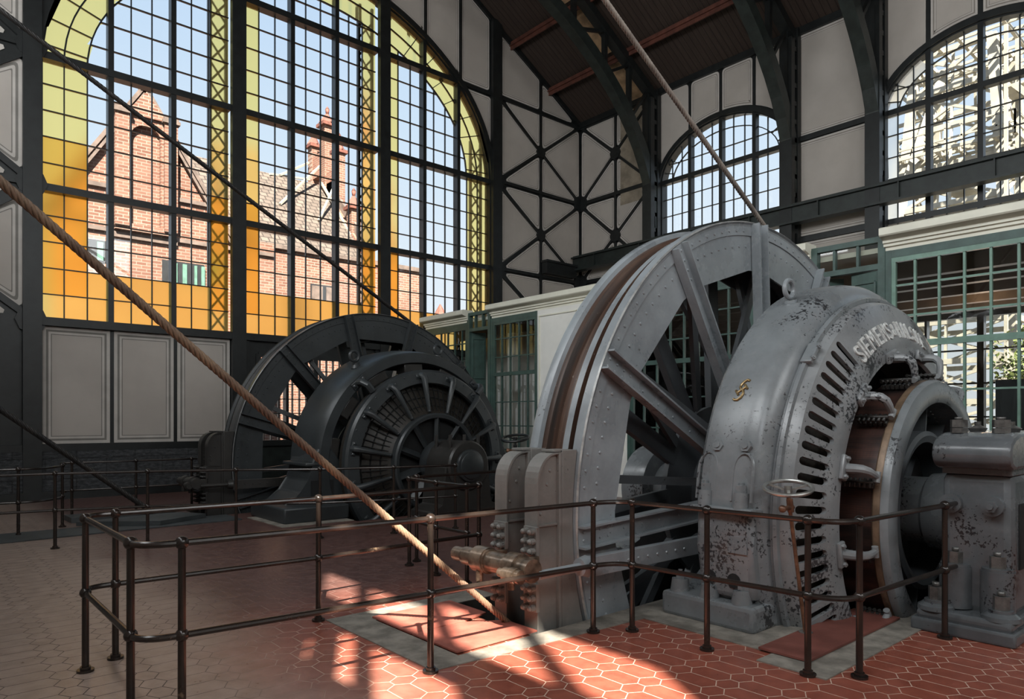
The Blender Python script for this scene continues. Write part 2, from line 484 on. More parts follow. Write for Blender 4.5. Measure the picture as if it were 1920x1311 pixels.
def m_frost(name, tint, trans, rough=0.45, f=0.45):
    g = NG(name)
    rf = g.t.nodes.new('ShaderNodeBsdfRefraction'); g.set(rf.inputs['Color'], tint)
    rf.inputs['Roughness'].default_value = rough; rf.inputs['IOR'].default_value = 1.15
    n = g.noise(1.7, 3, 0.6)
    tl = g.t.nodes.new('ShaderNodeBsdfTranslucent')
    g.set(tl.inputs[0], g.mix(n, tuple(x * 0.82 for x in trans), trans))
    mx = g.t.nodes.new('ShaderNodeMixShader'); mx.inputs[0].default_value = f
    g.t.links.new(rf.outputs[0], mx.inputs[1]); g.t.links.new(tl.outputs[0], mx.inputs[2])
    return g.surf(mx.outputs[0])
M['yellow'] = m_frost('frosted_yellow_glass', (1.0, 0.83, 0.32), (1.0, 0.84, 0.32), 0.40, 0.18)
M['amber'] = m_frost('frosted_brick_view_glass', (1.0, 0.62, 0.12), (1.0, 0.56, 0.08), 0.45, 0.35)  # yellow glass again; brick showing through is painted in as amber
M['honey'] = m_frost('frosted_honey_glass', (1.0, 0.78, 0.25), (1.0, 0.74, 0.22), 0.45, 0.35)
# ================================================================== THE HALL
YG, XR, XL, YB = 17.1, 18.06, -1.5, -9.0
H_EYE = 1.65
def Gp(u, v, w=0.0): return Vector((u, YG - w, v))       # gable wall, w towards the room
def Wp(u, v, w=0.0): return Vector((XR - w, u, v))       # long wall on the right
def Lp(u, v, w=0.0): return Vector((XL + w, u, v))       # long wall on the left
def b2(mb, mp, p, q, wd, w0, w1):
    p, q = Vector(p), Vector(q)
    d = (q - p)
    if d.length < 1e-6: return
    d.normalize()
    n = Vector((-d.y, d.x)) * wd / 2
    j = random.uniform(0, .004)
    w0, w1 = w0 - j, w1 + j
    c = [p - n, q - n, q + n, p + n]
    mb.hexa([mp(a.x, a.y, w0) for a in c] + [mp(a.x, a.y, w1) for a in c])
def strip2(mb, mp, pts, wd, w0, w1):
    pts = [Vector(p) for p in pts]
    rows = []
    for i, p in enumerate(pts):
        t = (pts[min(i + 1, len(pts) - 1)] - pts[max(i - 1, 0)]).normalized()
        n = Vector((-t.y, t.x)) * wd / 2
        a, b = p - n, p + n
        rows.append([mb.bm.verts.new(mp(a.x, a.y, w0)), mb.bm.verts.new(mp(b.x, b.y, w0)), mb.bm.verts.new(mp(b.x, b.y, w1)), mb.bm.verts.new(mp(a.x, a.y, w1))])
    for i in range(len(rows) - 1): mb.skin(rows[i], rows[i + 1], False)
    mb.face(list(reversed(rows[0]))); mb.face(rows[-1])
def sheet(mb, mp, loops, w0, w1):
    """wall slab with holes between depths w0 and w1"""
    tmp = bmesh.new()
    es = []
    for lp in loops:
        vs = [tmp.verts.new((p[0], p[1], 0)) for p in lp]
        for i in range(len(vs)): es.append(tmp.edges.new((vs[i], vs[(i + 1) % len(vs)])))
    bmesh.ops.triangle_fill(tmp, edges=es, use_beauty=True)
    for w in (w0, w1):
        mp_v = {v: mb.bm.verts.new(mp(v.co.x, v.co.y, w)) for v in tmp.verts}
        for f in tmp.faces: mb.face([mp_v[v] for v in f.verts])
    tmp.free()
    for lp in loops:
        a = [mb.bm.verts.new(mp(p[0], p[1], w0)) for p in lp]
        b = [mb.bm.verts.new(mp(p[0], p[1], w1)) for p in lp]
        mb.skin(a, b, False)
def area2(P): return 0.5 * sum(P[i][0] * P[(i + 1) % len(P)][1] - P[(i + 1) % len(P)][0] * P[i][1] for i in range(len(P)))
def inset(P, d):
    P = [Vector(p) for p in P]
    if area2(P) < 0: P.reverse()
    out = []
    n = len(P)
    for i in range(n):
        a, b, c = P[i - 1], P[i], P[(i + 1) % n]
        e1 = (b - a).normalized(); e2 = (c - b).normalized()
        n1 = Vector((-e1.y, e1.x)); n2 = Vector((-e2.y, e2.x))
        m = (n1 + n2)
        k = m.dot(n1)
        out.append(b + m * (d / max(k, 0.25)))
    return out
def rounded(P, r, base):
    """round the sharp corners; base (the same outline before any inset) decides which corners"""
    out = []
    n = len(P)
    for i in range(n):
        a, b, c = P[i - 1], P[i], P[(i + 1) % n]
        A, B, C_ = base[i - 1], base[i], base[(i + 1) % n]
        ang = (A - B).angle(C_ - B)
        if ang > R(150) or r <= 0 or min((A - B).length, (C_ - B).length) < 0.5: out.append(b); continue
        q = min(r / math.tan(ang / 2), 0.3 * (a - b).length, 0.3 * (c - b).length)
        p0 = b + (a - b).normalized() * q; p1 = b + (c - b).normalized() * q
        for t in (0, 0.33, 0.67, 1): out.append(p0 * (1 - t) ** 2 + b * 2 * t * (1 - t) + p1 * t * t)
    return out
PAN_SOFT = [M['panel_edge'], M['panel_line_soft'], M['panel']]
PAN = [M['panel_edge'], M['panel_line'], M['panel']]
def panel(parent, mp, poly, gap=0.055, r=0.10, w=0.02, wide=1.0, lines=True):
    mb = MB()
    P0 = [Vector(p) for p in poly]
    if area2(P0) < 0: P0.reverse()
    if r > 0: r = 0.11
    steps = [(0.0, 0), (0.045 * wide, 1), (0.075 * wide, 0), (0.105 * wide, 1), (0.117 * wide, 2)]
    if not lines: steps = [(0.0, 0), (0.012, 2)]
    prev = None
    for k, (d, mt) in enumerate(steps):
        base = rounded(inset(P0, gap + d), max(r - d * .6, 0.02) if r > 0 else 0, P0)
        cur = [mb.bm.verts.new(mp(p.x, p.y, w)) for p in base]
        if prev is not None:
            mb.m = steps[k - 1][1]
            mb.skin(prev, cur, False)
        else:
            rim = [mb.bm.verts.new(mp(p.x, p.y, w - 0.02)) for p in base]
            mb.m = 0
            mb.skin(rim, cur, False)
        prev = cur
    mb.m = 2
    mb.face(prev)
    return mb.build('panel', PAN if wide > 1 else PAN_SOFT, parent)

# ---- gable wall -------------------------------------------------
AX, AA, AB, AZ = 8.045, 5.905, 4.4, 9.1
def E1(x, off=0.0):
    u = (x - AX) / (AA - off)
    return AZ + (AB - off) * math.sqrt(max(0.0, 1 - u * u)) if abs(u) < 1 else AZ
def roofz(x): return 12.0 + 0.56 * (XR - x) if x > AX else 12.0 + 0.56 * (x - (2 * AX - XR))
arch = [(AX - AA * math.cos(PI * i / 48), AZ + AB * math.sin(PI * i / 48)) for i in range(49)]
Z0 = 3.69
win1 = [(2.14, Z0)] + arch + [(13.95, Z0)]
door1 = [(6.6, 1.05), (9.6, 1.05), (9.6, 3.25), (6.6, 3.25)]
wall_far = structure('wall_far', (8, YG, 0))
mb = MB()
sheet(mb, Gp, [[(XL - 0.4, -0.3), (XR, -0.3), (XR, 12.0), (AX, roofz(AX)), (XL - 0.4, roofz(XL - 0.4))], win1, door1], 0.0, -0.3)
mb.build('iron_wall_sheet', M['iron'], wall_far)
mb = MB()
for x0, x1 in ((1.82, 2.14), (5.93, 6.26), (9.94, 10.26), (13.95, 14.32)):
    mb.box((x0, YG - 0.16, 0), (x1, YG, 14.2 if 5 < x0 < 11 else roofz(x0) - 0.1))
for z in (6.43, 9.2, 11.85):
    b2(mb, Gp, (14.3, z), (XR, z), 0.10, 0, 0.07); b2(mb, Gp, (XL, z), (1.9, z), 0.13, 0, 0.07)
b2(mb, Gp, (16.1, 3.0), (16.1, 12.9), 0.10, 0, 0.06)
for k, z in enumerate((3.66, 6.43, 9.2)):
    b2(mb, Gp, (14.2, z), (18.0, z + 2.70), 0.085, 0, 0.07); b2(mb, Gp, (14.2, z + 2.7), (18.0, z), 0.085, 0, 0.07)
    b2(mb, Gp, (XL, z), (2.0, z + 2.70), 0.13, 0, 0.07); b2(mb, Gp, (XL, z + 2.7), (2.0, z), 0.13, 0, 0.07)
    mb.cyl(Gp(16.1, z + 1.35, 0.02), Gp(16.1, z + 1.35, 0.085), 0.19, 8)
    for x in (14.22, 17.95, 1.97): mb.cyl(Gp(x, z, 0.02), Gp(x, z, 0.085), 0.28, 8)
b2(mb, Gp, (14.2, 14.05), (XR, 12.0 - 0.05), 0.16, 0, 0.09)
b2(mb, Gp, (14.2, 14.10), (AX, roofz(AX)), 0.16, 0, 0.09)
for x in (11.5, 12.77): b2(mb, Gp, (x, E1(x)), (x, roofz(x)), 0.08, 0, 0.06); b2(mb, Gp, (2 * AX - x, E1(x)), (2 * AX - x, roofz(x)), 0.08, 0, 0.06)
b2(mb, Gp, (12.77, 11.85), (14.0, 11.85), 0.1, 0, 0.06)
strip2(mb, Gp, [(p[0] + 0.07 * (p[0] - AX) / AA, p[1] + 0.07 * (p[1] - AZ) / AB) for p in arch], 0.17, 0, 0.10)
b2(mb, Gp, (1.9, 3.63), (14.2, 3.63), 0.14, 0, 0.13)
b2(mb, Gp, (XL, 1.06), (14.2, 1.06), 0.14, 0, 0.10)
mb.build('iron_frame', M['iron'], wall_far)
# infill panels
T = lambda *p: panel(wall_far, Gp, p)
for z in (3.66, 6.43, 9.2):
    h = 2.72; c = (16.15, z + h / 2); l, r_, t = 14.32, XR - 0.05, z + h
    T((l, z), c, (l, t)); T((r_, z), (r_, t), c)
    T((l, z), (16.1, z), c); T((16.1, z), (r_, z), c); T((l, t), c, (16.1, t)); T((16.1, t), c, (r_, t))
    l, r_ = -2.0, 1.93; c = (-0.09, z + h / 2)
    for P in (((l, z), c, (l, t)), ((r_, z), (r_, t), c), ((l, z), (-0.09, z), c), ((-0.09, z), (r_, z), c), ((l, t), c, (-0.09, t)), ((-0.09, t), c, (r_, t))):
        panel(wall_far, Gp, P, 0.10, 0.1, 0.02, 1.6)
T((14.32, 11.92), (16.1, 11.92), (16.1, roofz(16.1) - 0.1), (14.32, roofz(14.32) - 0.1))
T((16.1, 11.92), (17.9, 11.92), (16.1, roofz(16.1) - 0.1))
panel(wall_far, Gp, ((-1.5, 11.95), (1.82, 11.95), (1.82, 13.6), (-1.5, 12.0)), 0.1, 0.1, 0.02, 1.6)
def arcseg(x0, x1, off=0.12, n=8): return [(x0 + (x1 - x0) * i / n, E1(x0 + (x1 - x0) * i / n) + off) for i in range(n + 1)]
for sx in (1, -1):
    mx = (lambda p: p) if sx > 0 else (lambda p: (2 * AX - p[0], p[1]))
    for P in (arcseg(10.26, 11.5) + [(11.5, roofz(11.5) - 0.1), (10.26, roofz(10.26) - 0.1)],
              arcseg(11.5, 12.77) + [(12.77, roofz(12.77) - 0.1), (11.5, roofz(11.5) - 0.1)],
              [(12.77, 11.9), (13.95, 11.9), (13.95, roofz(13.95) - 0.1), (12.77, roofz(12.77) - 0.1)],
              [(12.95, 11.8)] + [(x, E1(x) + 0.1) for x in (13.0, 13.25, 13.5, 13.7, 13.85, 13.93)] + [(13.99, 9.6), (14.02, 11.8)]):
        panel(wall_far, Gp, [mx(p) for p in P], 0.05, 0.12)
for x0, x1 in ((2.14, 3.40), (3.44, 4.68), (4.72, 5.93), (10.26, 11.5), (11.54, 12.75), (12.79, 13.95)):
    panel(wall_far, Gp, ((x0, 1.12), (x1, 1.12), (x1, 3.57), (x0, 3.57)), 0.02, 0.0, 0.02, 1.4)
mb = MB()
mb.box((XL, YG - 0.10, 0.16), (6.2, YG, 1.0)); mb.box((10.0, YG - 0.10, 0.16), (XR, YG, 1.0))
mb.build('stone_plinth', M['stone'], wall_far)
mb = MB(); mb.box((XL, YG - 0.152, 0), (XR, YG - 0.0, 0.17)); mb.build('baseboard_far', M['iron'], None, (8, YG - 0.1, 0), kind='structure')

# ---- big window in the gable ---------------------------------------------
window_1 = structure('window_1', (AX, YG, Z0))
fr = MB(); bars = MB(); clear = MB(); yel = MB(); amb = MB(); hon = MB()
rows = [Z0 + i * (6.4 - Z0) / 5 for i in range(5)] + [6.4 + i * 2.7 / 5 for i in range(5)] + [9.1 + i * 2.75 / 5 for i in range(5)] + [11.85, 12.4, 12.95, 13.5]
def cell(mbx, x0, x1, lo, hi):
    n = 4
    xs = [x0 + (x1 - x0) * i / n for i in range(n + 1)]
    seg = [(x, lo(x), hi(x)) for x in xs]
    for (xa, la, ha), (xb, lb, hb) in zip(seg, seg[1:]):
        if ha - la < 0.004 and hb - lb < 0.004: continue
        mbx.poly([Gp(xa, la, -0.14), Gp(xb, lb, -0.14), Gp(xb, max(hb, lb + 1e-4), -0.14), Gp(xa, max(ha, la + 1e-4), -0.14)])
for bi, (bx0, bx1) in enumerate(((2.14, 5.93), (6.26, 9.94), (10.26, 13.95))):
    cw = (bx1 - bx0) / 9
    for c in range(9):
        x0, x1 = bx0 + c * cw, bx0 + (c + 1) * cw
        edge = (c == 0 or c == 8 or (bi == 0 and c == 1) or (bi == 2 and c == 7))
        lim = {(0, 0): 7.48, (0, 1): 7.48, (0, 8): 6.94, (1, 0): 6.94, (1, 8): 6.42, (2, 0): 6.42}.get((bi, c), 0)  # top of the painted brick view in each edge column
        for z0, z1 in zip(rows, rows[1:]):
            if min(E1(x0), E1(x1)) <= z0 and max(E1(x0), E1(x1)) <= z0 + 0.01: continue
            kind = yel
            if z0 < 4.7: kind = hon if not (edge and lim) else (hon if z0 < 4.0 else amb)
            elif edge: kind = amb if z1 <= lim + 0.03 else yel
            else: kind = clear
            if z0 < 9.05:
                cell(kind, x0, x1, lambda x: z0, lambda x: z1)
            else:
                if kind is clear:
                    cell(clear, x0, x1, lambda x: z0, lambda x: min(z1, max(z0, E1(x, 0.84))))
                    cell(yel, x0, x1, lambda x: max(z0, min(z1, E1(x, 0.84))), lambda x: max(max(z0, min(z1, E1(x, 0.84))), min(z1, E1(x))))
                else:
                    cell(yel, x0, x1, lambda x: z0, lambda x: min(z1, max(z0, E1(x))))
        if c in (3, 6):
            b2(fr, Gp, (x0, Z0), (x0, E1(x0)), 0.11, -0.2, 0.02)
        elif c > 0:
            top = E1(x0, 0.84) if not (AX - AA + .84 > x0 or x0 > AX + AA - .84) else AZ
            b2(bars, Gp, (x0, Z0), (x0, top), 0.022, -0.16, -0.11)
    for z in rows[1:-1]:
        if abs(z - 6.4) < .01 or abs(z - 9.1) < .01 or abs(z - 11.85) < .01:
            continue
        # clip to the arch
        xa, xb = bx0, bx1
        if z > AZ:
            hw = (AA - .84) * math.sqrt(max(0, 1 - ((z - AZ) / (AB - .84)) ** 2))
            xa, xb = max(xa, AX - hw), min(xb, AX + hw)
        if xb > xa: b2(bars, Gp, (xa, z), (xb, z), 0.022, -0.16, -0.11)
    for z in (6.4, 9.1, 11.85):
        xa, xb = bx0, bx1
        if z > AZ:
            hw = AA * math.sqrt(max(0, 1 - ((z - AZ) / AB) ** 2))
            xa, xb = max(xa, AX - hw), min(xb, AX + hw)
        b2(fr, Gp, (xa, z), (xb, z), 0.15, -0.2, 0.04)
for off in (0.84, 0.42):
    strip2(bars, Gp, [(AX - (AA - off) * math.cos(PI * i / 48), AZ + (AB - off) * math.sin(PI * i / 48)) for i in range(49)], 0.03, -0.16, -0.11)
strip2(fr, Gp, arch, 0.10, -0.22, 0.02)
for i in [1, 3, 5, 7, 9, 11, 13, 15, 33, 35, 37, 39, 41, 43, 45, 47]:
    a = PI * i / 48
    b2(bars, Gp, (AX - AA * math.cos(a), AZ + AB * math.sin(a)), (AX - (AA - .84) * math.cos(a), AZ + (AB - .84) * math.sin(a)), 0.02, -0.16, -0.11)
b2(fr, Gp, (2.14, Z0), (13.95, Z0), 0.1, -0.2, 0.04); b2(fr, Gp, (2.14, Z0), (2.14, AZ), 0.06, -0.2, 0.02); b2(fr, Gp, (13.95, Z0), (13.95, AZ), 0.06, -0.2, 0.02)
fr.build('frame', M['iron'], window_1); bars.build('glazing_bars', M['iron'], window_1)
o = clear.build('clear_panes', M['glass'], window_1)
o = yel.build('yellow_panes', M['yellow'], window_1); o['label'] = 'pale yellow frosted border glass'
o = amb.build('brick_view_panes', M['amber'], window_1); o['label'] = 'frosted yellow glass with the brick behind painted into its colour'
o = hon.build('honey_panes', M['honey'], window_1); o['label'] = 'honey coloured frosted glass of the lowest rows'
# lattice stanchions that stand outside, against the pillars
for i, (x0, x1, zt) in enumerate(((5.60, 5.98, 13.2), (9.62, 10.0, 13.2), (13.5, 13.9, 10.4))):
    mb = MB()
    for x in (x0, x1): mb.box((x - 0.035, YG + 0.45, 0), (x + 0.035, YG + 0.55, zt))
    z = 0.3; k = 0
    while z < zt - 0.5:
        mb.bar((x0, YG + 0.46, z), (x1, YG + 0.46, z + 0.5), 0.05, 0.02, (0, 1, 0)); mb.bar((x1, YG + 0.5, z), (x0, YG + 0.5, z + 0.5), 0.05, 0.02, (0, 1, 0))
        z += 0.5
    mb.build('lattice_stanchion', M['iron'], window_1)
# glazed portal below the middle of the window
door_1 = structure('door_1', (8.1, YG, 0))
mb = MB()
b2(mb, Gp, (6.3, 0.0), (6.3, 3.55), 0.14, -0.1, 0.06); b2(mb, Gp, (9.9, 0.0), (9.9, 3.55), 0.14, -0.1, 0.06)
for P in (((6.6, 1.05), (9.6, 1.05)), ((6.6, 3.25), (9.6, 3.25)), ((6.6, 1.05), (6.6, 3.25)), ((9.6, 1.05), (9.6, 3.25)), ((8.1, 1.05), (8.1, 3.25))):
    b2(mb, Gp, P[0], P[1], 0.12, -0.2, 0.04)
for x0 in (6.6, 8.1):
    c = x0 + 0.75
    strip2(mb, Gp, [(c - 0.62 * math.cos(PI * i / 16), 2.0 + 0.75 * math.sin(PI * i / 16)) for i in range(17)], 0.07, -0.2, 0.0)
    b2(mb, Gp, (c, 1.05), (c, 2.75), 0.07, -0.2, 0.0)
    for k in range(1, 8): b2(mb, Gp, (x0 + k * 1.5 / 8, 1.05), (x0 + k * 1.5 / 8, 3.25), 0.02, -0.18, -0.1)
    for k in range(1, 6): b2(mb, Gp, (x0, 1.05 + k * 0.37), (x0 + 1.5, 1.05 + k * 0.37), 0.02, -0.18, -0.1)
mb.build('frame', M['iron'], door_1)
mb = MB(); mb.poly([Gp(6.6, 1.05, -.15), Gp(9.6, 1.05, -.15), Gp(9.6, 3.25, -.15), Gp(6.6, 3.25, -.15)]); mb.build('glass', M['glass'], door_1)
mb = MB(); mb.box((6.4, YG - 0.05, 0.1), (9.8, YG, 0.95)); mb.build('kick_panel', M['iron_green'], door_1)

# ---- long wall on the right --------------------------------------------------
def archy(yc, hw, z0, rise, n=24): return [(yc - hw * math.cos(PI * i / n), z0 + rise * math.sin(PI * i / n)) for i in range(n + 1)]
WIN = [(11.47, 2.13), (4.93, 2.10), (-1.6, 2.10)]
holes = []
for yc, hw in WIN: holes.append([(yc - hw, 5.75)] + archy(yc, hw, 9.0, 1.47) + [(yc + hw, 5.75)])
for yc, hw in WIN[1:]: holes.append([(yc - hw - 0.1, 0.95), (yc + hw + 0.1, 0.95), (yc + hw + 0.1, 3.95), (yc - hw - 0.1, 3.95)])
wall_right = structure('wall_right', (XR, 6, 0))
mb = MB(); sheet(mb, Wp, [[(YB, -0.3), (YG, -0.3), (YG, 12.0), (YB, 12.0)]] + holes, 0.0, -0.3); mb.build('iron_wall_sheet', M['iron'], wall_right)
mb = MB()
for z in (6.43, 9.2, 11.85): b2(mb, Wp, (13.9, z), (YG, z), 0.12, 0, 0.07)
b2(mb, Wp, (15.45, 3.0), (15.45, 12), 0.09, 0, 0.06)
for z in (3.66, 6.43, 9.2):
    b2(mb, Wp, (13.9, z), (17.05, z + 2.7), 0.08, 0, 0.07); b2(mb, Wp, (13.9, z + 2.7), (17.05, z), 0.08, 0, 0.07)
    mb.cyl(Wp(15.45, z + 1.35, 0.02), Wp(15.45, z + 1.35, 0.085), 0.22, 8); mb.cyl(Wp(17.0, z, 0.02), Wp(17.0, z, 0.085), 0.28, 8)
b2(mb, Wp, (7.1, 9.08), (9.25, 9.08), 0.13, 0, 0.08); b2(mb, Wp, (7.1, 6.40), (9.25, 6.40), 0.13, 0, 0.08)
b2(mb, Wp, (YB, 11.95), (YG, 11.95), 0.2, 0, 0.10)
for yc, hw in WIN: strip2(mb, Wp, archy(yc, hw + 0.06, 9.0, 1.53), 0.14, 0, 0.10)
mb.build('iron_frame', M['iron'], wall_right)
TW = lambda *p: panel(wall_right, Wp, p, 0.055)
for z in (3.66, 6.43, 9.2):
    l, r_, t = 13.95, YG - 0.03, z + 2.72; c = (15.47, z + 1.36)
    for P in (((l, z), c, (l, t)), ((r_, z), (r_, t), c), ((l, z), (15.45, z), c), ((15.45, z), (r_, z), c), ((l, t), c, (15.45, t)), ((15.45, t), c, (r_, t))): TW(*P)
TW((7.1, 9.1), (9.2, 9.1), (9.2, 11.9), (7.1, 11.9)); TW((7.1, 6.45), (9.2, 6.45), (9.2, 9.05), (7.1, 9.05)); TW((7.1, 3.9), (9.2, 3.9), (9.2, 6.38), (7.1, 6.38))
TW((0.6, 9.1), (2.7, 9.1), (2.7, 11.9), (0.6, 11.9)); TW((0.6, 6.45), (2.7, 6.45), (2.7, 9.05), (0.6, 9.05))
for yc, hw in WIN:
    def ez(y): return 9.0 + 1.6 * math.sqrt(max(0, 1 - ((y - yc) / (hw + 0.12)) ** 2))
    for k in range(4):
        y0, y1 = yc - hw + k * hw / 2, yc - hw + (k + 1) * hw / 2
        if k == 0: y0 -= 0.1
        if k == 3: y1 += 0.1
        pts = [(y0 + (y1 - y0) * i / 6, ez(y0 + (y1 - y0) * i / 6)) for i in range(7)]
        if k == 0: pts[0] = (y0, ez(y0 + .07))
        if k == 3: pts[-1] = (y1, ez(y1 - .07))
        panel(wall_right, Wp, pts + [(y1, 11.9), (y0, 11.9)], 0.055, lines=k in (1, 2))
    TW((yc - hw, 4.05), (yc + hw, 4.05), (yc + hw, 5.65), (yc - hw, 5.65))
mb = MB(); mb.poly([Wp(14.35, 8.75, 0.024), Wp(15.25, 8.75, 0.024), Wp(15.25, 11.85, 0.024), Wp(14.35, 11.85, 0.024)])
o = mb.build('bare_plaster_patch', M['bare'], wall_right); o['label'] = 'brown bare plaster patch behind the lattice'
M['white_frost'] = m_frost('frosted_white_glass', (0.97, 0.98, 0.98), (0.9, 0.92, 0.93), 0.4, 0.5)
for wi, (yc, hw) in enumerate(WIN[:2]):
    win = structure('window_%d' % (wi + 2), (XR, yc, 5.75))
    fr, bars, gl, wf = MB(), MB(), MB(), MB()
    z0 = 5.75
    def ez(y): return 9.0 + 1.47 * math.sqrt(max(0, 1 - ((y - yc) / hw) ** 2))
    for k in range(1, 4): y = yc - hw + k * hw / 2; b2(fr, Wp, (y, z0), (y, ez(y)), 0.11, -0.15, 0.03)
    for z in (9.06, 6.42): b2(fr, Wp, (yc - hw, z), (yc + hw, z), 0.13, -0.15, 0.03)
    b2(fr, Wp, (yc - hw, z0), (yc - hw, 9.0), 0.1, -0.15, 0.03); b2(fr, Wp, (yc + hw, z0), (yc + hw, 9.0), 0.1, -0.15, 0.03)
    strip2(fr, Wp, archy(yc, hw, 9.0, 1.47), 0.09, -0.15, 0.03)
    for k in range(12):
        y = yc - hw + k * hw / 6
        if k % 3: b2(bars, Wp, (y, z0), (y, ez(y)), 0.022, -0.12, -0.08)
    for z in (5.89 + 0.0, 6.95, 7.48, 8.0, 8.53, 9.6): 
        h2 = hw if z < 9 else hw * math.sqrt(1 - ((z - 9.0) / 1.47) ** 2)
        b2(bars, Wp, (yc - h2, z), (yc + h2, z), 0.022, -0.12, -0.08)
    strip2(bars, Wp, archy(yc, hw - 0.36, 9.0, 1.13), 0.024, -0.12, -0.08)
    for i in (2, 4, 20, 22):
        a = PI * i / 24
        b2(bars, Wp, (yc - hw * math.cos(a), 9 + 1.47 * math.sin(a)), (yc - (hw - .36) * math.cos(a), 9 + 1.13 * math.sin(a)), 0.022, -0.12, -0.08)
    ya, yb = yc - hw, yc + hw
    if wi == 1:
        ins = 0.36
        gl.poly([Wp(ya + ins, z0, -0.1), Wp(yb - ins, z0, -0.1)] + [Wp(p[0], p[1], -0.1) for p in reversed(archy(yc, hw - ins, 9.0, 1.13))])
        wf.poly([Wp(ya, z0, -0.1), Wp(ya + ins, z0, -0.1), Wp(ya + ins, 9, -0.1), Wp(ya, 9, -0.1)]); wf.poly([Wp(yb - ins, z0, -0.1), Wp(yb, z0, -0.1), Wp(yb, 9, -0.1), Wp(yb - ins, 9, -0.1)])
        A_, B_ = archy(yc, hw, 9.0, 1.47), archy(yc, hw - ins, 9.0, 1.13)
        for i in (range(0, 7)): 
            wf.poly([Wp(*A_[i], -0.1), Wp(*A_[i + 1], -0.1), Wp(*B_[i + 1], -0.1), Wp(*B_[i], -0.1)])
            j = 23 - i
            wf.poly([Wp(*A_[j], -0.1), Wp(*A_[j + 1], -0.1), Wp(*B_[j + 1], -0.1), Wp(*B_[j], -0.1)])
        for i in range(7, 17): gl.poly([Wp(*A_[i], -0.1), Wp(*A_[i + 1], -0.1), Wp(*B_[i + 1], -0.1), Wp(*B_[i], -0.1)])
        wf.build('frosted_panes', M['white_frost'], win)
    else:
        gl.poly([Wp(ya, z0, -0.1), Wp(yb, z0, -0.1)] + [Wp(p[0], p[1], -0.1) for p in reversed(archy(yc, hw, 9.0, 1.47))])
    fr.build('frame', M['iron'], win); bars.build('glazing_bars', M['iron'], win); gl.build('clear_panes', M['glass'], win)
for wi, (yc, hw) in enumerate(WIN[1:]):
    win = structure('window_%d' % (wi + 4), (XR, yc, 0.95))
    fr, gl = MB(), MB()
    for k in range(0, 5): y = yc - hw - .1 + k * (hw + .1) / 2; b2(fr, Wp, (y, 0.95), (y, 3.95), 0.13 if k % 2 == 0 else 0.05, -0.15, 0.03)
    for z in (0.95, 1.7, 2.45, 3.2, 3.95): b2(fr, Wp, (yc - hw - .1, z), (yc + hw + .1, z), 0.035, -0.12, 0.0)
    gl.poly([Wp(yc - hw - .1, .95, -.1), Wp(yc + hw + .1, .95, -.1), Wp(yc + hw + .1, 3.95, -.1), Wp(yc - hw - .1, 3.95, -.1)])
    fr.build('frame', M['iron'], win); gl.build('clear_panes', M['glass'], win)

# ---- walls behind and beside the camera -------------------------------------------
cells = []
for z0, z1 in ((7.2, 8.36), (9.02, 10.12)):
    for y0, y1 in ((-2.76, -1.92), (-4.02, -2.84), (-5.28, -4.10), (-6.8, -5.4)):
        if z0 < 8 and y0 == -2.76: cells += [(-2.12, -1.88, z0, 7.85), (-2.76, -2.36, z0, z1)]
        elif y0 == -6.8: cells.append((y0, y1, z0 + .2, z1 + (.65 if z0 > 8 else .1)))
        elif y0 == -5.28: cells.append((y0, y1, z0 + .08, z1 + (.3 if z0 > 8 else 0)))
        else: cells.append((y0, y1, z0, z1))
cells.append((-2.1, -1.9, 6.6, 6.95))
holesL = [[(a, c), (b, c), (b, d), (a, d)] for a, b, c, d in cells]
BAYS = [(-1.0, 1.6), (3.0, 7.0), (9.5, 13.5)]
mb = MB(); sheet(mb, Lp, [[(YB, -0.3), (YG, -0.3), (YG, 12.2), (YB, 12.2)]] + holesL, 0.0, -0.12)
mb.build('wall_left', M['cream_wall'], None, (XL, 4, 0), kind='structure')
mb = MB(); mb.box((XL - 0.2, YB - 0.2, -0.3), (XR + 0.2, YB, 18)); mb.build('wall_back', M['cream_wall'], None, (8, YB, 0), kind='structure')

# ---- roof --------------------------------------------------------------------------
ceiling = structure('ceiling', (AX, 5, 12))
mb = MB()
for x0, x1 in ((AX, XR + 0.3), (AX, XL - 0.5)):
    mb.hexa([(x0, YB - .2, roofz(x0)), (x1, YB - .2, roofz(x1)), (x1, YG + .3, roofz(x1)), (x0, YG + .3, roofz(x0)),
             (x0, YB - .2, roofz(x0) + .2), (x1, YB - .2, roofz(x1) + .2), (x1, YG + .3, roofz(x1) + .2), (x0, YG + .3, roofz(x0) + .2)])
mb.build('roof_boards', M['roof'], ceiling)
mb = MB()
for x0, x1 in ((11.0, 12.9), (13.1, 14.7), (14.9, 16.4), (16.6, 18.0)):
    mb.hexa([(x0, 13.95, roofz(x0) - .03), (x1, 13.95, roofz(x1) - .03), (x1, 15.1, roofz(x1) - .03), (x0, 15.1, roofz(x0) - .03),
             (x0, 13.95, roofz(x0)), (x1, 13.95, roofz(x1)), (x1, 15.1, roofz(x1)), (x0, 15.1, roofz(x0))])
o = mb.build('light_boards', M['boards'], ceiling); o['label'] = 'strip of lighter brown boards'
for x in (16.5, 14.8, 13.0, 11.2, 9.4, 6.7, 4.9, 3.1, 1.3):
    z = roofz(x) - 0.10
    mb = MB(); mb.box((x - 0.07, YB, z - 0.09), (x + 0.07, YG, z + 0.02)); mb.box((x - 0.02, YB, z - 0.2), (x + 0.02, YG, z - 0.09)); mb.build('purlin', M['redsteel'], ceiling)

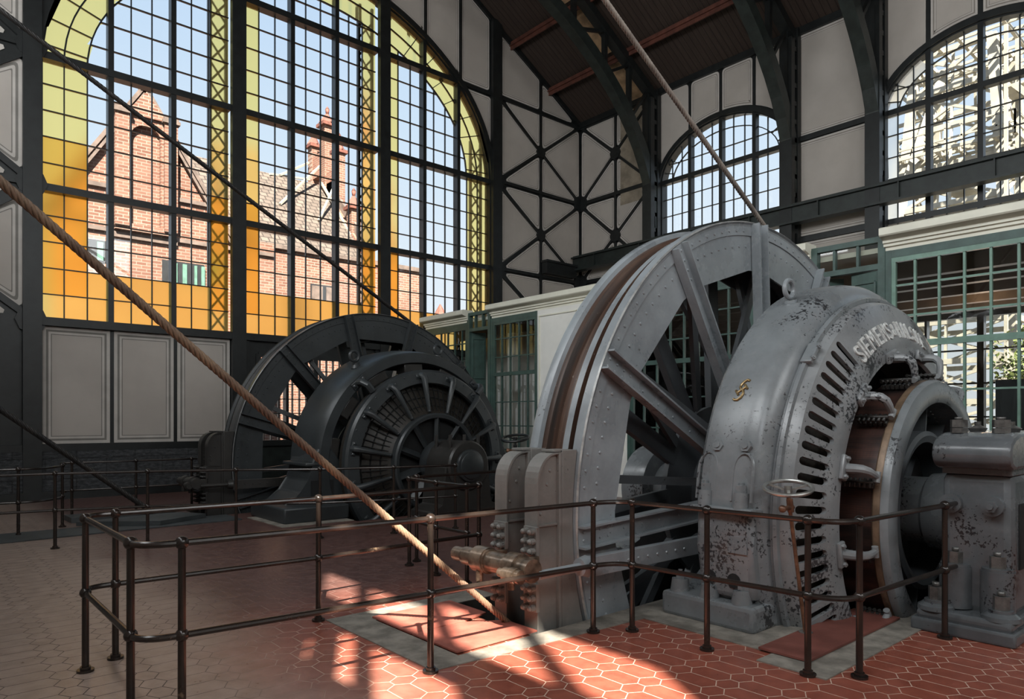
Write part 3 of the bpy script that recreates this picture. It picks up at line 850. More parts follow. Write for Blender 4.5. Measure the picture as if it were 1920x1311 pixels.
# ---- arched trusses: one per bay ---------------------------------------------------
def chord(x):
    u = (x - AX) / 9.75
    return 7.5 + 6.4 * math.sqrt(max(0, 1 - u * u))
TR = [(13.75, 'dark arched iron roof truss rising past the right edge of the small arched window', 'first'), (9.2, 'dark arched iron roof truss beside the blank plaster bay, on its window side', ''), (7.0, 'dark arched iron roof truss springing beside the window with the pale tower behind', '')]
TRL = ['dark arched iron roof truss nearest the lattice corner, left of the small arched window',
       'dark arched iron roof truss between the small arched window and the blank plaster bay',
       'dark arched iron roof truss beside the window that shows the pale tower']
for ti, y in enumerate((13.75, 9.2, 7.02)):
    t = thing('arched_roof_truss', TRL[ti], 'truss', (17.75, y, 0), 'arched iron trusses carrying the roof')
    mb = MB()
    n = 40
    a1 = 0.10
    rows = []
    for i in range(n + 1):
        a = a1 * 0 + PI * i / n
        x, z = AX + 9.72 * math.cos(a), 7.5 + 6.4 * math.sin(a)
        nx, nz = math.cos(a) / 9.72, math.sin(a) / 6.4
        l = math.hypot(nx, nz); nx /= l; nz /= l
        rows.append([mb.bm.verts.new(p) for p in ((x, y - .15, z), (x + nx * .34, y - .15, z + nz * .34), (x + nx * .34, y + .15, z + nz * .34), (x, y + .15, z))])
    for i in range(n): mb.skin(rows[i], rows[i + 1], False)
    mb.build('lower_chord', M['iron_green'], t)
    mb = MB()
    for sx in (1, -1):
        e = AX + sx * 9.9
        mb.bar((e, y, roofz(XR) - 0.3), (AX, y, roofz(AX) - 0.35), 0.28, 0.24)
    mb.build('upper_chord', M['iron'], t)
    for sx in (1, -1):
        xs = [9.5, 8.6, 7.5, 6.2, 4.8, 3.2, 1.6]
        for k, dx in enumerate(xs):
            x = AX + sx * dx
            top = roofz(x) - 0.4
            if top - chord(x) > 0.2:
                mb = MB(); mb.box((x - .06, y - .07, chord(x) + .2), (x + .06, y + .07, top + .1)); mb.build('post', M['iron'], t)
            if k + 1 < len(xs):
                x2 = AX + sx * xs[k + 1]
                mb = MB(); mb.bar((x, y, roofz(x) - .4), (x2, y, chord(x2) + .2), 0.10, 0.08); mb.build('diagonal', M['iron'], t)
    for sx in (1, -1):
        mb = MB()
        for xo in (9.55, 9.88): 
            x = AX + sx * xo
            mb.box((x - 0.09, y - 0.17, 0), (x + 0.09, y + 0.17, 12.0 - (0.0 if xo > 9.7 else 0.35)))
        for k in range(24): mb.box((AX + sx * 9.72 - .16, y - .15, 0.3 + k * .48), (AX + sx * 9.72 + .16, y + .15, 0.42 + k * .48))
        mb.build('column', M['iron'], t)

# crane runway beam along the right wall, short bracket beam on the gable
mb = MB()
mb.box((17.42, -6, 6.74), (17.72, 16.95, 6.79)); mb.box((17.42, -6, 7.17), (17.72, 16.95, 7.22)); mb.box((17.52, -6, 6.79), (17.56, 16.95, 7.17)); mb.box((17.52, -6, 7.22), (17.60, 16.95, 7.27))
for k in range(12): mb.box((17.44, -5 + k * 1.9, 6.79), (17.70, -4.97 + k * 1.9, 7.17))
tag(mb.build('crane_runway_beam', M['iron_green'], None, (17.56, 6, 6.74)), 'long dark iron crane runway beam crossing in front of the arched side windows', 'beam')
mb = MB(); mb.box((16.1, YG - 0.35, 6.50), (17.5, YG - 0.09, 6.9)); mb.box((16.06, YG - 0.4, 6.86), (17.6, YG - 0.09, 6.93))
tag(mb.build('bracket_beam', M['iron'], None, (16.1, YG - .1, 6.5)), 'short dark iron beam bolted to the gable lattice under the runway beam end', 'beam')

# ---- floor --------------------------------------------------------------------------
PITS = [(3.62, 10.4, 3.93, 5.06), (5.50, 8.65, 2.16, 3.70), (3.85, 10.6, 12.38, 13.5), (5.55, 9.1, 10.2, 12.1)]
xs = sorted({XL, XR} | {p[0] for p in PITS} | {p[1] for p in PITS})
ys = sorted({YB, YG} | {p[2] for p in PITS} | {p[3] for p in PITS})
mb = MB()
def inpit(x, y): return any(p[0] < x < p[1] and p[2] < y < p[3] for p in PITS)
for xa, xb in zip(xs, xs[1:]):
    for ya, yb in zip(ys, ys[1:]):
        if not inpit((xa + xb) / 2, (ya + yb) / 2):
            mb.poly([(xa, ya, 0), (xb, ya, 0), (xb, yb, 0), (xa, yb, 0)])
bmesh.ops.remove_doubles(mb.bm, verts=mb.bm.verts[:], dist=1e-4)
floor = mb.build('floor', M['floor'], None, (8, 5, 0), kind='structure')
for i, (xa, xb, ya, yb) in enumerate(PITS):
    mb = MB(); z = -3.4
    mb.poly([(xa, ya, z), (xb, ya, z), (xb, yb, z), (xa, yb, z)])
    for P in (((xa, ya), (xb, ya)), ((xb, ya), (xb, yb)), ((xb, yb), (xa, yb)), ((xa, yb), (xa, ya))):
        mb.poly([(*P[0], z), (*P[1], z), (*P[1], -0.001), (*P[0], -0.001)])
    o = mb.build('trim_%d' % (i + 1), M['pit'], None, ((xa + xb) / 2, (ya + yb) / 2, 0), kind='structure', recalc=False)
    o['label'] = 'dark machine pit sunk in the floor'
def slab(name, pts, z0, z1, mat, label=None, bev=0.0):
    mb = MB(); mb.prism([(x, y, z0) for x, y in pts], (0, 0, z1 - z0), bev)
    o = mb.build(name, mat, None, (pts[0][0], pts[0][1], z0), kind='structure')
    if label: o['label'] = label
# cement kerbs around the pits and bases of the near machine
k = 0
for P in ([(2.62, 3.80), (4.62, 3.66), (4.62, 3.93), (2.62, 3.93)], [(2.62, 5.06), (4.2, 5.06), (4.2, 5.36), (2.62, 5.34)], [(2.62, 3.93), (2.92, 3.93), (2.92, 5.06), (2.62, 5.06)],
          [(4.62, 2.52), (5.5, 2.52), (5.5, 3.93), (4.62, 3.93)], [(4.40, 2.04), (6.5, 2.04), (6.5, 2.52), (4.40, 2.52)], [(5.5, 3.70), (8.65, 3.70), (8.65, 3.93), (5.5, 3.93)],
          [(4.35, 10.3), (5.55, 10.3), (5.55, 11.75), (4.35, 11.75)]):
    k += 1
    slab('trim_%d' % (k + 4), P, 0.0, 0.006 + 0.0004 * k, M['cement'], 'worn cement kerb around the machine pit')
# ================================================================== RAILINGS
def rail_path(posts, curves, extra=None):
    """curves: {i: corner} between post i and i+1 (bezier corner)"""
    pts = []
    for i, p in enumerate(posts):
        pts.append(Vector((p[0], p[1])))
        if i in curves:
            a, c, b = Vector(p[:2]), Vector(curves[i]), Vector(posts[i + 1][:2])
            for k in range(1, 8):
                t = k / 8
                pts.append(a * (1 - t) ** 2 + c * 2 * t * (1 - t) + b * t * t)
    if extra: pts += [Vector(e) for e in extra]
    return pts
def railing(label, posts, curves, ztop, zmid, r=0.0185, extra=None, pre=None, group='pipe railings around the machines'):
    t = thing('pipe_railing', label, 'railing', (posts[0][0], posts[0][1], 0), group)
    path = rail_path(posts, curves, extra)
    if pre: path = [Vector(e) for e in pre] + path
    for nm, z in (('top_rail', ztop), ('middle_rail', zmid)):
        mb = MB(); mb.tube([(p.x, p.y, z) for p in path], r, 10); mb.build(nm, M['rail'], t)
    for x, y in posts:
        mb = MB(); mb.cyl((x, y, 0.012), (x, y, ztop), 0.022, 12, 0.0195)
        po = mb.build('post', M['rail'], t)
        for z in (ztop, zmid):
            mb = MB(); mb.ball((x, y, z), 0.036, 12, 8); mb.build('ball_joint', M['rail'], po)
        mb = MB(); mb.cyl((x, y, 0), (x, y, 0.016), 0.052, 16); mb.cyl((x, y, 0.016), (x, y, 0.035), 0.032, 12); mb.build('base_flange', M['rail'], po)
    return t
P1 = [(4.28, 5.42), (2.57, 5.37), (1.11, 5.44), (0.905, 5.29), (0.905, 4.09), (1.11, 3.92), (2.60, 3.80), (4.035, 3.685), (4.29, 3.51), (4.34, 2.87), (4.40, 2.16), (4.61, 1.925), (5.925, 1.85)]
railing('dark brown pipe railing looping around the near winding wheel and its brake', P1, {2: (0.90, 5.46), 4: (0.90, 3.93), 7: (4.26, 3.66), 10: (4.42, 1.94)}, 1.0, 0.515, extra=[(6.13, 1.84)])
railing('black pipe railing across the aisle between the two winding wheels', [(4.27, 5.60), (4.26, 6.12), (4.31, 6.72), (4.50, 6.86), (6.2, 6.95), (8.0, 7.05)], {2: (4.32, 6.86)}, 0.98, 0.51, 0.017)
railing('black pipe railing in front of the far dark winding machine', [(0.2, 10.75), (1.47, 10.55), (2.46, 10.2), (3.45, 9.72), (4.37, 9.08), (5.35, 8.75), (6.3, 8.55)], {}, 0.955, 0.49, 0.017)
railing('black pipe railing below the stone plinth, beyond the sloping dark rope', [(2.14, 13.65), (3.10, 13.62), (4.02, 13.60)], {}, 0.92, 0.46, 0.017, pre=[(2.02, 13.45), (1.97, 13.56), (2.03, 13.65)], extra=[(4.12, 13.6)])
railing('short black pipe railing at the far left edge below the stone plinth', [(0.3, 12.3), (1.24, 12.05), (1.85, 12.6)], {1: (1.7, 12.0)}, 0.94, 0.47, 0.017)

# ================================================================== ROPES
def rope(name, label, p, q, r, mat, pitch=0.30, lobes=6):
    p, q = Vector(p), Vector(q)
    d = q - p; L = d.length; d.normalize()
    a = d.cross(Vector((0, 1, 0))).normalized(); b = d.cross(a)
    n = lobes * 6
    st = max(8, int(L / (pitch / 14)))
    mb = MB(); prev = None
    for i in range(st + 1):
        c = p + d * (L * i / st)
        tw = 2 * PI * (L * i / st) / pitch
        ring = []
        for k in range(n):
            ang = 2 * PI * k / n
            rr = r * (0.66 + 0.34 * math.sqrt(abs(math.sin(lobes * ang / 2))))
            ring.append(mb.bm.verts.new(c + (a * math.cos(ang + tw) + b * math.sin(ang + tw)) * rr))
        if prev: mb.skin(prev, ring)
        else: first = ring
        prev = ring
    mb.face(list(reversed(first))); mb.face(prev)
    o = mb.build(name, mat, None, tuple(p), recalc=False)
    return tag(o, label, 'rope', 'winding ropes')
YA, YC = 4.29, 12.80
rope('winding_rope', 'thick brown twisted rope slanting down to the floor beside the near wheel', (4.55, YA, 0.897 - .85 * (4.55 - 2.64)), (-1.36, YA, 0.897 + .85 * 4.0), 0.027, M['rope'], 0.19, 5)
rope('winding_rope', 'pale twisted rope rising from the top of the near grey wheel to the roof', (8.35, YA, 3.96 - .557 * (8.35 - 7.57) + .02), (-1.36, YA, 3.96 + .557 * (7.57 + 1.36)), 0.028, M['rope_pale'], 0.19, 5)
rope('winding_rope', 'thin dark rope crossing the big coloured window to the far wheel', (8.4, YC, 3.93 - .563 * (8.4 - 7.78) + .05), (-1.36, YC, 3.93 + .563 * (7.78 + 1.36)), 0.040, M['rope_dark'], 0.4)
rope('winding_rope', 'dark rope slanting down into the floor in front of the stone plinth', (4.6, YC, -.18 - .824 * (4.6 - 3.49)), (-1.36, YC, -.18 + .824 * (3.49 + 1.36)), 0.045, M['rope_dark'], 0.4)

# ================================================================== WINDING WHEELS
def ring_plate(mb, A, y, ro, ri, off, th=0.02, half=3.4):
    """flat annulus with a twelve-sided inner edge"""
    front, back = [], []
    for k in range(12):
        a0 = off + 30 * k
        angs = [a0 - half, a0 + half] + [a0 + half + (30 - 2 * half) * i / 8 for i in range(1, 8)]
        e0, e1 = A.P(a0 + half, ri, y), A.P(a0 + 30 - half, ri, y)
        for j, an in enumerate(angs):
            o = A.P(an, ro, y)
            if j < 2: i_ = A.P(an, ri, y)
            else: i_ = e0.lerp(e1, (j - 1) / 8)
            front.append((o, i_))
    vs = [(mb.bm.verts.new(o), mb.bm.verts.new(i), mb.bm.verts.new(o + Vector((0, th, 0))), mb.bm.verts.new(i + Vector((0, th, 0)))) for o, i in front]
    n = len(vs)
    for k in range(n):
        a, b = vs[k], vs[(k + 1) % n]
        mb.face([a[0], b[0], b[1], a[1]]); mb.face([a[2], a[3], b[3], b[2]]); mb.face([a[1], b[1], b[3], a[3]]); mb.face([a[0], a[2], b[2], b[0]])
def wheel(name, label, A, Yf, Yr, RR, off, main, lining, struts):
    t = thing(name, label, 'winding wheel', (A.X, (Yf + Yr) / 2, A.Z), 'winding wheels')
    rear = M['grey_shaded'] if main is M['grey_clean'] else main
    mb = MB()
    prof = [(RR - .16, Yf + .05), (RR - .03, Yf + .02), (RR - .012, Yf), (RR, Yf + .012), (RR, Yf + .10), (RR - .075, Yf + .115), (RR - .085, Yf + .19), (RR - .045, Yf + .20), (RR - .045, Yf + .27), (RR - .13, Yf + .30),
            (RR - .13, Yf + .44), (RR - .05, Yf + .47), (RR - .05, Yf + .53), (RR - .01, Yf + .54), (RR, Yf + .56), (RR, Yr - .012), (RR - .008, Yr), (RR - .16, Yr - .03), (RR - .2, Yr - .08), (RR - .2, Yf + .1)]
    mats = [0, 0, 3, 0, 2, 1, 1, 0, 0, 1, 1, 1, 0, 0, 0, 3, 0, 0, 0, 0]
    lathe(mb, A, prof, 160, mats=mats, closed_prof=True)
    mb.build('rim', [main, lining, lining, M['edge'] if main is M['grey_clean'] else M['edge_dark']], t)
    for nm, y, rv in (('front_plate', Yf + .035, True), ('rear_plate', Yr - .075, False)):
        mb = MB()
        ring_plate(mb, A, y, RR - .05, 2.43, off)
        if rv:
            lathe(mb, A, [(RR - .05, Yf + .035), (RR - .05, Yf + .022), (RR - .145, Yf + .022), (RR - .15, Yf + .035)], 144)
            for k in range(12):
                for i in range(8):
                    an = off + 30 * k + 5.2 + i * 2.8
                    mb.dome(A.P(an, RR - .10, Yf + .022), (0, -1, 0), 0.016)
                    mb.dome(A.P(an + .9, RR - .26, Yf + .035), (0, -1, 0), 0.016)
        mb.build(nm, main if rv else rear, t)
    for k in range(12):
        an = off + 30 * k
        u, v = A.rad(an), A.tan(an)
        def q(r, s, y): return Vector((A.X, y, A.Z)) + u * r + v * s
        mb = MB()
        mb.obox(q(1.72, 0, Yf + .015), u * 1.20, v * 0.085, Vector((0, .012, 0)))
        for s in (-1, 1): mb.obox(q(1.72, s * .085, Yf - .022), u * 1.20, v * 0.009, Vector((0, .048, 0)))
        for i, r in enumerate((2.86, 2.76, 2.66, 2.56)):
            for s in (-.035, .035): mb.dome(q(r, s, Yf + .003), (0, -1, 0), 0.015)
        for r in (2.35, 2.1, 1.85, 1.55, 1.25, .95): mb.dome(q(r, 0, Yf + .003), (0, -1, 0), 0.015)
        mb.build('spoke', main, t)
        mb = MB()
        mb.obox(q(1.66, 0, Yr - .06), u * 1.14, v * 0.085, Vector((0, .012, 0)))
        for s in (-1, 1): mb.obox(q(1.66, s * .085, Yr - .03), u * 1.14, v * 0.009, Vector((0, .04, 0)))
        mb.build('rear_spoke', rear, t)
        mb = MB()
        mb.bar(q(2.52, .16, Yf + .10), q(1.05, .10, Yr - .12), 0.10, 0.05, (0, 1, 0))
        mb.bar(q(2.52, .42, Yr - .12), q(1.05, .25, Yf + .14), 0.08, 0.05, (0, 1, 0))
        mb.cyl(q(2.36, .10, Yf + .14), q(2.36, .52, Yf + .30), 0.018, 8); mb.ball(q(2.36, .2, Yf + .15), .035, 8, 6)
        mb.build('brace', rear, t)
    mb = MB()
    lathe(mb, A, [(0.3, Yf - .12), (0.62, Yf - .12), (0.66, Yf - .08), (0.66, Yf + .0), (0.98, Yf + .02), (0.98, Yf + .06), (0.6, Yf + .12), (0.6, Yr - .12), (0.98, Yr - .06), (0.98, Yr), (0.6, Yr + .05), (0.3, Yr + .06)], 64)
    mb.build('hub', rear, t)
    return t
A1, A2 = Axis(7.08, 0.82), Axis(7.30, 0.855)
W1 = wheel('winding_pulley', 'large pale grey spoked winding wheel with rusty rope groove behind the lettered motor', A1, 3.96, 4.60, 2.94, 27.3, M['grey_clean'], M['rust'], True)
W2 = wheel('winding_pulley', 'dark spoked winding wheel in front of the big coloured gable window', A2, 12.5, 13.06, 2.93, 16.2, M['dark'], M['dark2'], True)

# ---- near wheel: shaft, commutator and its spider --------------------------
mb = MB(); lathe(mb, A1, [(0.0, 1.42), (0.30, 1.42), (0.30, 2.02), (0.335, 2.05), (0.345, 2.2), (0.335, 2.30), (0.30, 2.33), (0.30, 5.6), (0, 5.6)], 48); mb.build('shaft', M['grey'], W1)
def m_comm():
    g = NG('commutator_bars')
    p = g.sep(g.pos())
    dx = g.math('SUBTRACT', p[0], 7.08); dz = g.math('SUBTRACT', p[2], 0.82)
    an = g.math('ARCTAN2', dz, dx)
    st = g.math('FRACT', g.math('MULTIPLY', an, 60.0))
    line = g.step(g.math('ABSOLUTE', g.math('SUBTRACT', st, .5)), .32, .5)
    wear = g.noise(1.0, 4, .6, g.comb(g.math('MULTIPLY', an, 9.0), g.math('MULTIPLY', p[1], 1.5), 0.0))
    ringl = g.step(g.math('ABSOLUTE', g.math('SUBTRACT', g.math('FRACT', g.math('MULTIPLY', p[1], 36.0)), .5)), .3, .5)
    col = g.mix(g.step(wear, .35, .7), (0.018, 0.013, 0.012), (0.09, 0.040, 0.030))
    col = g.mix(g.math('MULTIPLY', line, .6), col, (0.02, .014, .012)); col = g.mix(g.math('MULTIPLY', ringl, .35), col, (0.03, .022, .02))
    g.bsdf(col, .4, .3, .5)
    return g.mat
M['comm'] = m_comm()
mb = MB(); lathe(mb, A1, [(1.02, 2.37), (1.155, 2.37), (1.155, 2.66), (1.10, 2.68), (1.10, 2.95)], 144); mb.build('commutator', M['comm'], W1)
mb = MB(); lathe(mb, A1, [(1.02, 2.305), (1.175, 2.305), (1.185, 2.32), (1.185, 2.36), (1.175, 2.372), (1.02, 2.372)], 144, closed_prof=True); o = mb.build('end_ring', M['copper'], W1); o['label'] = 'brown worn ring around the commutator edge'
mb = MB(); lathe(mb, A1, [(1.0, 2.24), (1.12, 2.235), (1.165, 2.25), (1.185, 2.28), (1.185, 2.306), (1.0, 2.306), (0.98, 2.30), (0.98, 2.25)], 144, closed_prof=True)
for i in range(90): mb.dome(A1.P(i * 4, .975, 2.45), -A1.rad(i * 4), .012, 5)
lathe(mb, A1, [(0.985, 2.3), (0.985, 2.62)], 144)
mb.build('clamp_ring', M['grey'], W1)
mb = MB(); lathe(mb, A1, [(0.62, 2.36), (0.68, 2.34), (0.72, 2.36), (0.72, 2.58), (0.62, 2.58)], 96, closed_prof=True); mb.build('inner_ring', M['grey_shaded'], W1)
for k in range(12):
    an = 8 + 30 * k
    u, v = A1.rad(an), A1.tan(an)
    mb = MB(); c = Vector((A1.X, 2.50, A1.Z))
    mb.obox(c + u * .845, u * .135, v * .010, Vector((0, .10, 0)))
    if k % 2 == 0: mb.obox(c + u * .5 + Vector((0, .12, 0)), u * .22, v * .05, Vector((0, .03, 0)))
    mb.build('spider_blade', M['grey_shaded'], W1)
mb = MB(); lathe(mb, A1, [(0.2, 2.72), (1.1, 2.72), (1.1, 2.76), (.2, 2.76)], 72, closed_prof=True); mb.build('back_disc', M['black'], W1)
# ---- far wheel: shaft, armature
mb = MB(); lathe(mb, A2, [(0.0, 9.5), (0.26, 9.5), (0.26, 10.15), (0.42, 10.2), (0.44, 10.34), (0.40, 10.44), (0.3, 10.5), (0.3, 14.2), (0, 14.2)], 48); mb.build('shaft', M['dark'], W2)
mb = MB(); lathe(mb, A2, [(0.80, 10.46), (0.82, 10.42), (0.88, 10.41), (0.905, 10.44), (0.905, 10.56), (0.80, 10.58)], 96, closed_prof=True); mb.build('commutator_ring', M['dark'], W2)
mb = MB(); lathe(mb, A2, [(0.90, 10.56), (1.10, 10.72), (1.45, 10.86), (1.62, 10.9), (1.66, 11.0)], 120); mb.build('armature_winding', None or M['winding'], W2)
for k in range(75):
    if k == 0: mb = MB()
    an = k * 4.8
    mb.bar(A2.P(an, .95, 10.60), A2.P(an, 1.5, 10.87), .012, .02, (0, 1, 0))
for r_, y_ in ((1.05, 10.67), (1.2, 10.75), (1.35, 10.81)): lathe(mb, A2, [(r_ - .008, y_ - .012), (r_ + .008, y_ - .012), (r_ + .008, y_ + .01)], 72)
mb.build('winding_ribs', M['black'], W2)
for k in range(10):
    an = 20 + 36 * k; u, v = A2.rad(an), A2.tan(an); mb = MB()
    mb.obox(Vector((A2.X, 10.5, A2.Z)) + u * .62, u * .24, v * .05 + Vector((0, .05, 0)), Vector((0, .03, 0)) - v * .02)
    mb.build('spider_arm', M['dark'], W2)
mb = MB(); lathe(mb, A2, [(0.3, 10.58), (0.85, 10.58), (0.85, 10.62), (.3, 10.62)], 72, closed_prof=True); mb.build('back_disc', M['black'], W2)

# ================================================================== NEAR MOTOR HOUSING
MO = thing('motor_housing', 'big chipped grey electric motor housing with raised maker letters and vent slots', 'motor', (A1.X, 3.1, 0))
XA, ZA = A1.X, A1.Z
mb = MB()
lathe(mb, A1, [(1.55, 3.36), (2.02, 3.40), (2.09, 3.385), (2.13, 3.34), (2.14, 3.2), (2.135, 3.02), (2.115, 2.93), (2.07, 2.865), (2.0, 2.825), (1.965, 2.815), (1.965, 2.80), (1.95, 2.79), (1.5, 2.79)], 160, closed_prof=False)
mb.build('stator_ring', M['grey'], MO)
def leg(mb, sx, pts, y0, y1, bev=.03): mb.prism([(XA - sx * a, y0, z) for a, z in pts], (0, y1 - y0, 0), bev)
for sx in (1, -1):
    mb = MB()
    leg(mb, sx, [(2.135, .93), (2.125, .62), (2.10, .22), (1.42, .22), (1.5, .55), (1.72, .93)], 2.865, 3.37, .05)
    bx = lambda a, b: (min(XA - sx * a, XA - sx * b), max(XA - sx * a, XA - sx * b))
    x0, x1 = bx(2.20, 1.74); mb.box((x0, 2.84, .90), (x1, 3.40, .955), .02)
    for y in (3.29, 2.97):
        mb.cyl((XA - sx * 2.135, y, .94), (XA - sx * 2.12, y, 1.07), .062, 16, .058)
        mb.hexnut((XA - sx * 2.12, y, 1.07), (0, 0, 1), .042, .06)
        mb.hexnut(A1.P(16.7 if sx > 0 else 163.3, 2.125, y - (.07 if y > 3.1 else 0)), A1.rad(16.7 if sx > 0 else 163.3), .05, .03)
        an_ = lambda z: math.degrees(math.asin((z - ZA) / 2.13)) if sx > 0 else 180 - math.degrees(math.asin((z - ZA) / 2.13))
        mb.tube([A1.P(an_(z), 2.132, yy) for yy, z in [(y - .085, 1.0), (y - .085, 1.2)] + [(y - .085 * math.cos(PI * i / 8), 1.25 + .13 * math.sin(PI * i / 8)) for i in range(9)] + [(y + .085, 1.2), (y + .085, 1.0)]], .013, 6)
    mb.obox((XA - sx * 2.128, 3.0, .66), (.006, 0, 0), (0, .085, 0), (0, 0, .07), .003)
    o = mb.build('leg', M['grey'], MO)
    for y in (3.26, 3.04):
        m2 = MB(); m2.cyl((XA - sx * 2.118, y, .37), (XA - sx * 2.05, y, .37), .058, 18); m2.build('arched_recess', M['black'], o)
    mb = MB()
    x0, x1 = bx(2.20, 1.46); mb.box((x0, 2.82, 0), (x1, 3.68, .20), .035)
    for y in (3.56, 3.27, 2.98):
        mb.cyl((XA - sx * 2.10, y, .17), (XA - sx * 2.09, y, .30), .085, 16, .07); mb.hexnut((XA - sx * 2.09, y, .30), (0, 0, 1), .038, .055)
    mb.build('foot', M['grey'], MO)
# slotted end shield
SP = [(1.95, 2.80), (1.93, 2.72), (1.905, 2.672), (1.565, 2.531), (1.50, 2.515), (1.42, 2.52)]
SL = [0.0]
for a, b in zip(SP, SP[1:]): SL.append(SL[-1] + math.hypot(a[0] - b[0], a[1] - b[1]))
def shield(ang, s, w=0.0):
    s = max(0, min(SL[-1], s))
    for i in range(len(SP) - 1):
        if s <= SL[i + 1] + 1e-9:
            f = (s - SL[i]) / (SL[i + 1] - SL[i]); a, b = SP[i], SP[i + 1]
            r, y = a[0] + (b[0] - a[0]) * f, a[1] + (b[1] - a[1]) * f
            return A1.P(ang, r, y)
    return A1.P(ang, *SP[-1])
SN = Vector((0, -0.926, 0)); SR = 0.377   # outward normal of the cone: mostly -Y, partly radial
s_lo, s_hi = SL[2] + .034, SL[3] - .034
mb = MB()
sm, hh = (s_lo + s_hi) / 2, (s_hi - s_lo) / 2
for k in range(90):
    ac = 15.9 + 4.0 * k
    an = (ac + 180) % 360 - 180
    lettered = 54.5 < an < 113
    N = 20
    if lettered:
        cols = [[mb.bm.verts.new(shield(ac + d, s)) for s in SL] for d in (-2, 0, 2)]
        for a, b in zip(cols, cols[1:]):
            for i in range(len(SL) - 1): mb.face([a[i], a[i + 1], b[i + 1], b[i]], True)
        continue
    hole, outer = [], []
    hw = 1.05
    rr = 0.034
    for i in range(N):
        th = 2 * PI * (i + .5) / N
        ca, sa = math.cos(th), math.sin(th)
        # stadium outline
        s = (hh - rr) * (1 if sa > 0 else -1) * min(1, abs(sa) * 2.0) + rr * sa * .999
        a_ = hw * (ca if abs(sa) > .5 else (1 if ca > 0 else -1) * (0.866 + .134 * abs(ca)))
        hole.append((ac + a_, sm + s))
        k2 = min(2.0 / max(abs(ca), 1e-6), 1.0 / max(abs(sa), 1e-6)) if False else None
        m = max(abs(ca), abs(sa))
        outer.append((ac + 2.0 * ca / m, (SL[2] - .05) * 0 + (sm + (hh + .03) * sa / m)))
    ho = [mb.bm.verts.new(shield(*p)) for p in hole]; ou = [mb.bm.verts.new(shield(*p)) for p in outer]
    hi_ = [mb.bm.verts.new(shield(*p) + Vector((0, .035, 0))) for p in hole]
    mb.skin(ou, ho, False); mb.skin(ho, hi_, False)
    lo_s = [s for s in SL if s < sm - hh - .03] + [sm - hh - .03]
    hi_s = [sm + hh + .03] + [s for s in SL if s > sm + hh + .03]
    for seq in (lo_s, hi_s):
        cols = [[mb.bm.verts.new(shield(ac + d, s)) for s in seq] for d in (-2, 0, 2)]
        for a, b in zip(cols, cols[1:]):
            for i in range(len(seq) - 1): mb.face([a[i], a[i + 1], b[i + 1], b[i]], True)
lathe(mb, A1, [(1.42, 2.52), (1.40, 2.545), (1.42, 2.60)], 120)
mb.build('slotted_shield', M['grey_chipped'], MO)
mb = MB(); lathe(mb, A1, [(1.92, 2.79), (1.80, 2.74), (1.55, 2.66), (1.45, 2.64), (1.42, 2.95)], 120); mb.build('field_windings', M['winding'], MO)
# joint bead and clamp between ring and shield
mb = MB(); lathe(mb, A1, [(1.955, 2.80), (1.985, 2.785), (1.975, 2.755), (1.94, 2.75)], 144); mb.build('joint_bead', M['grey'], MO)
for an in (44, 136):
    mb = MB(); u, v = A1.rad(an), A1.tan(an); c = A1.P(an, 1.975, 2.755)
    mb.obox(c, v * .115, u * .022, Vector((0, .05, 0)), .012)
    for s in (-.07, .07): mb.hexnut(c + v * s + Vector((0, -.045, 0)) + u * .01, (u * .6 + Vector((0, -1, 0))), .022, .02)
    mb.build('clamp', M['grey'], MO)
# raised letters
def text_mesh(ch):
    cu = bpy.data.curves.new('t', 'FONT'); cu.body = ch; cu.size = 1.0; cu.extrude = 0.06; cu.bevel_depth = 0.008
    cu.align_x = 'CENTER'
    ob = bpy.data.objects.new('t', cu); COL.objects.link(ob)
    dg = bpy.context.evaluated_depsgraph_get()
    me = bpy.data.meshes.new_from_object(ob.evaluated_get(dg))
    bpy.data.objects.remove(ob); bpy.data.curves.remove(cu)
    return me
mb = MB()
word = 'SIEMENS&HALSKE'
pos = [56.3, 58.7, 61.4, 65.9, 70.5, 74.7, 78.5, 82.3, 86.4, 90.8, 94.7, 98.5, 102.6, 106.8]
for ch, an in zip(word, pos):
    me = text_mesh(ch)
    u, v = A1.rad(an), A1.tan(an)
    nrm = (Vector((0, -0.926, 0)) + u * 0.377).normalized()
    up = (u * 0.926 + Vector((0, .377, 0))).normalized()
    base = A1.P(an, 1.585, 2.538)
    xs_ = [vv.co.x for vv in me.vertices]; wdt = max(xs_) - min(xs_)
    hgt = .165 if ch != '&' else .12
    tgt = {'I': .028, '&': .070, 'M': .110}.get(ch, .080)
    sx_ = tgt / wdt; sz_ = hgt / (max(vv.co.y for vv in me.vertices) - min(vv.co.y for vv in me.vertices)); y_min = min(vv.co.y for vv in me.vertices); xm_ = (max(xs_) + min(xs_)) / 2
    off0 = .0 if ch != '&' else .02
    vm = [mb.bm.verts.new(base + v * ((vv.co.x - xm_) * sx_) + up * ((vv.co.y - y_min) * sz_ + off0) + nrm * (vv.co.z * .11 + .005)) for vv in me.vertices]
    for p in me.polygons: mb.face([vm[i] for i in p.vertices])
    bpy.data.meshes.remove(me)
o = mb.build('raised_lettering', M['letter'], MO); o['label'] = 'worn silver raised capital letters on a curved band'
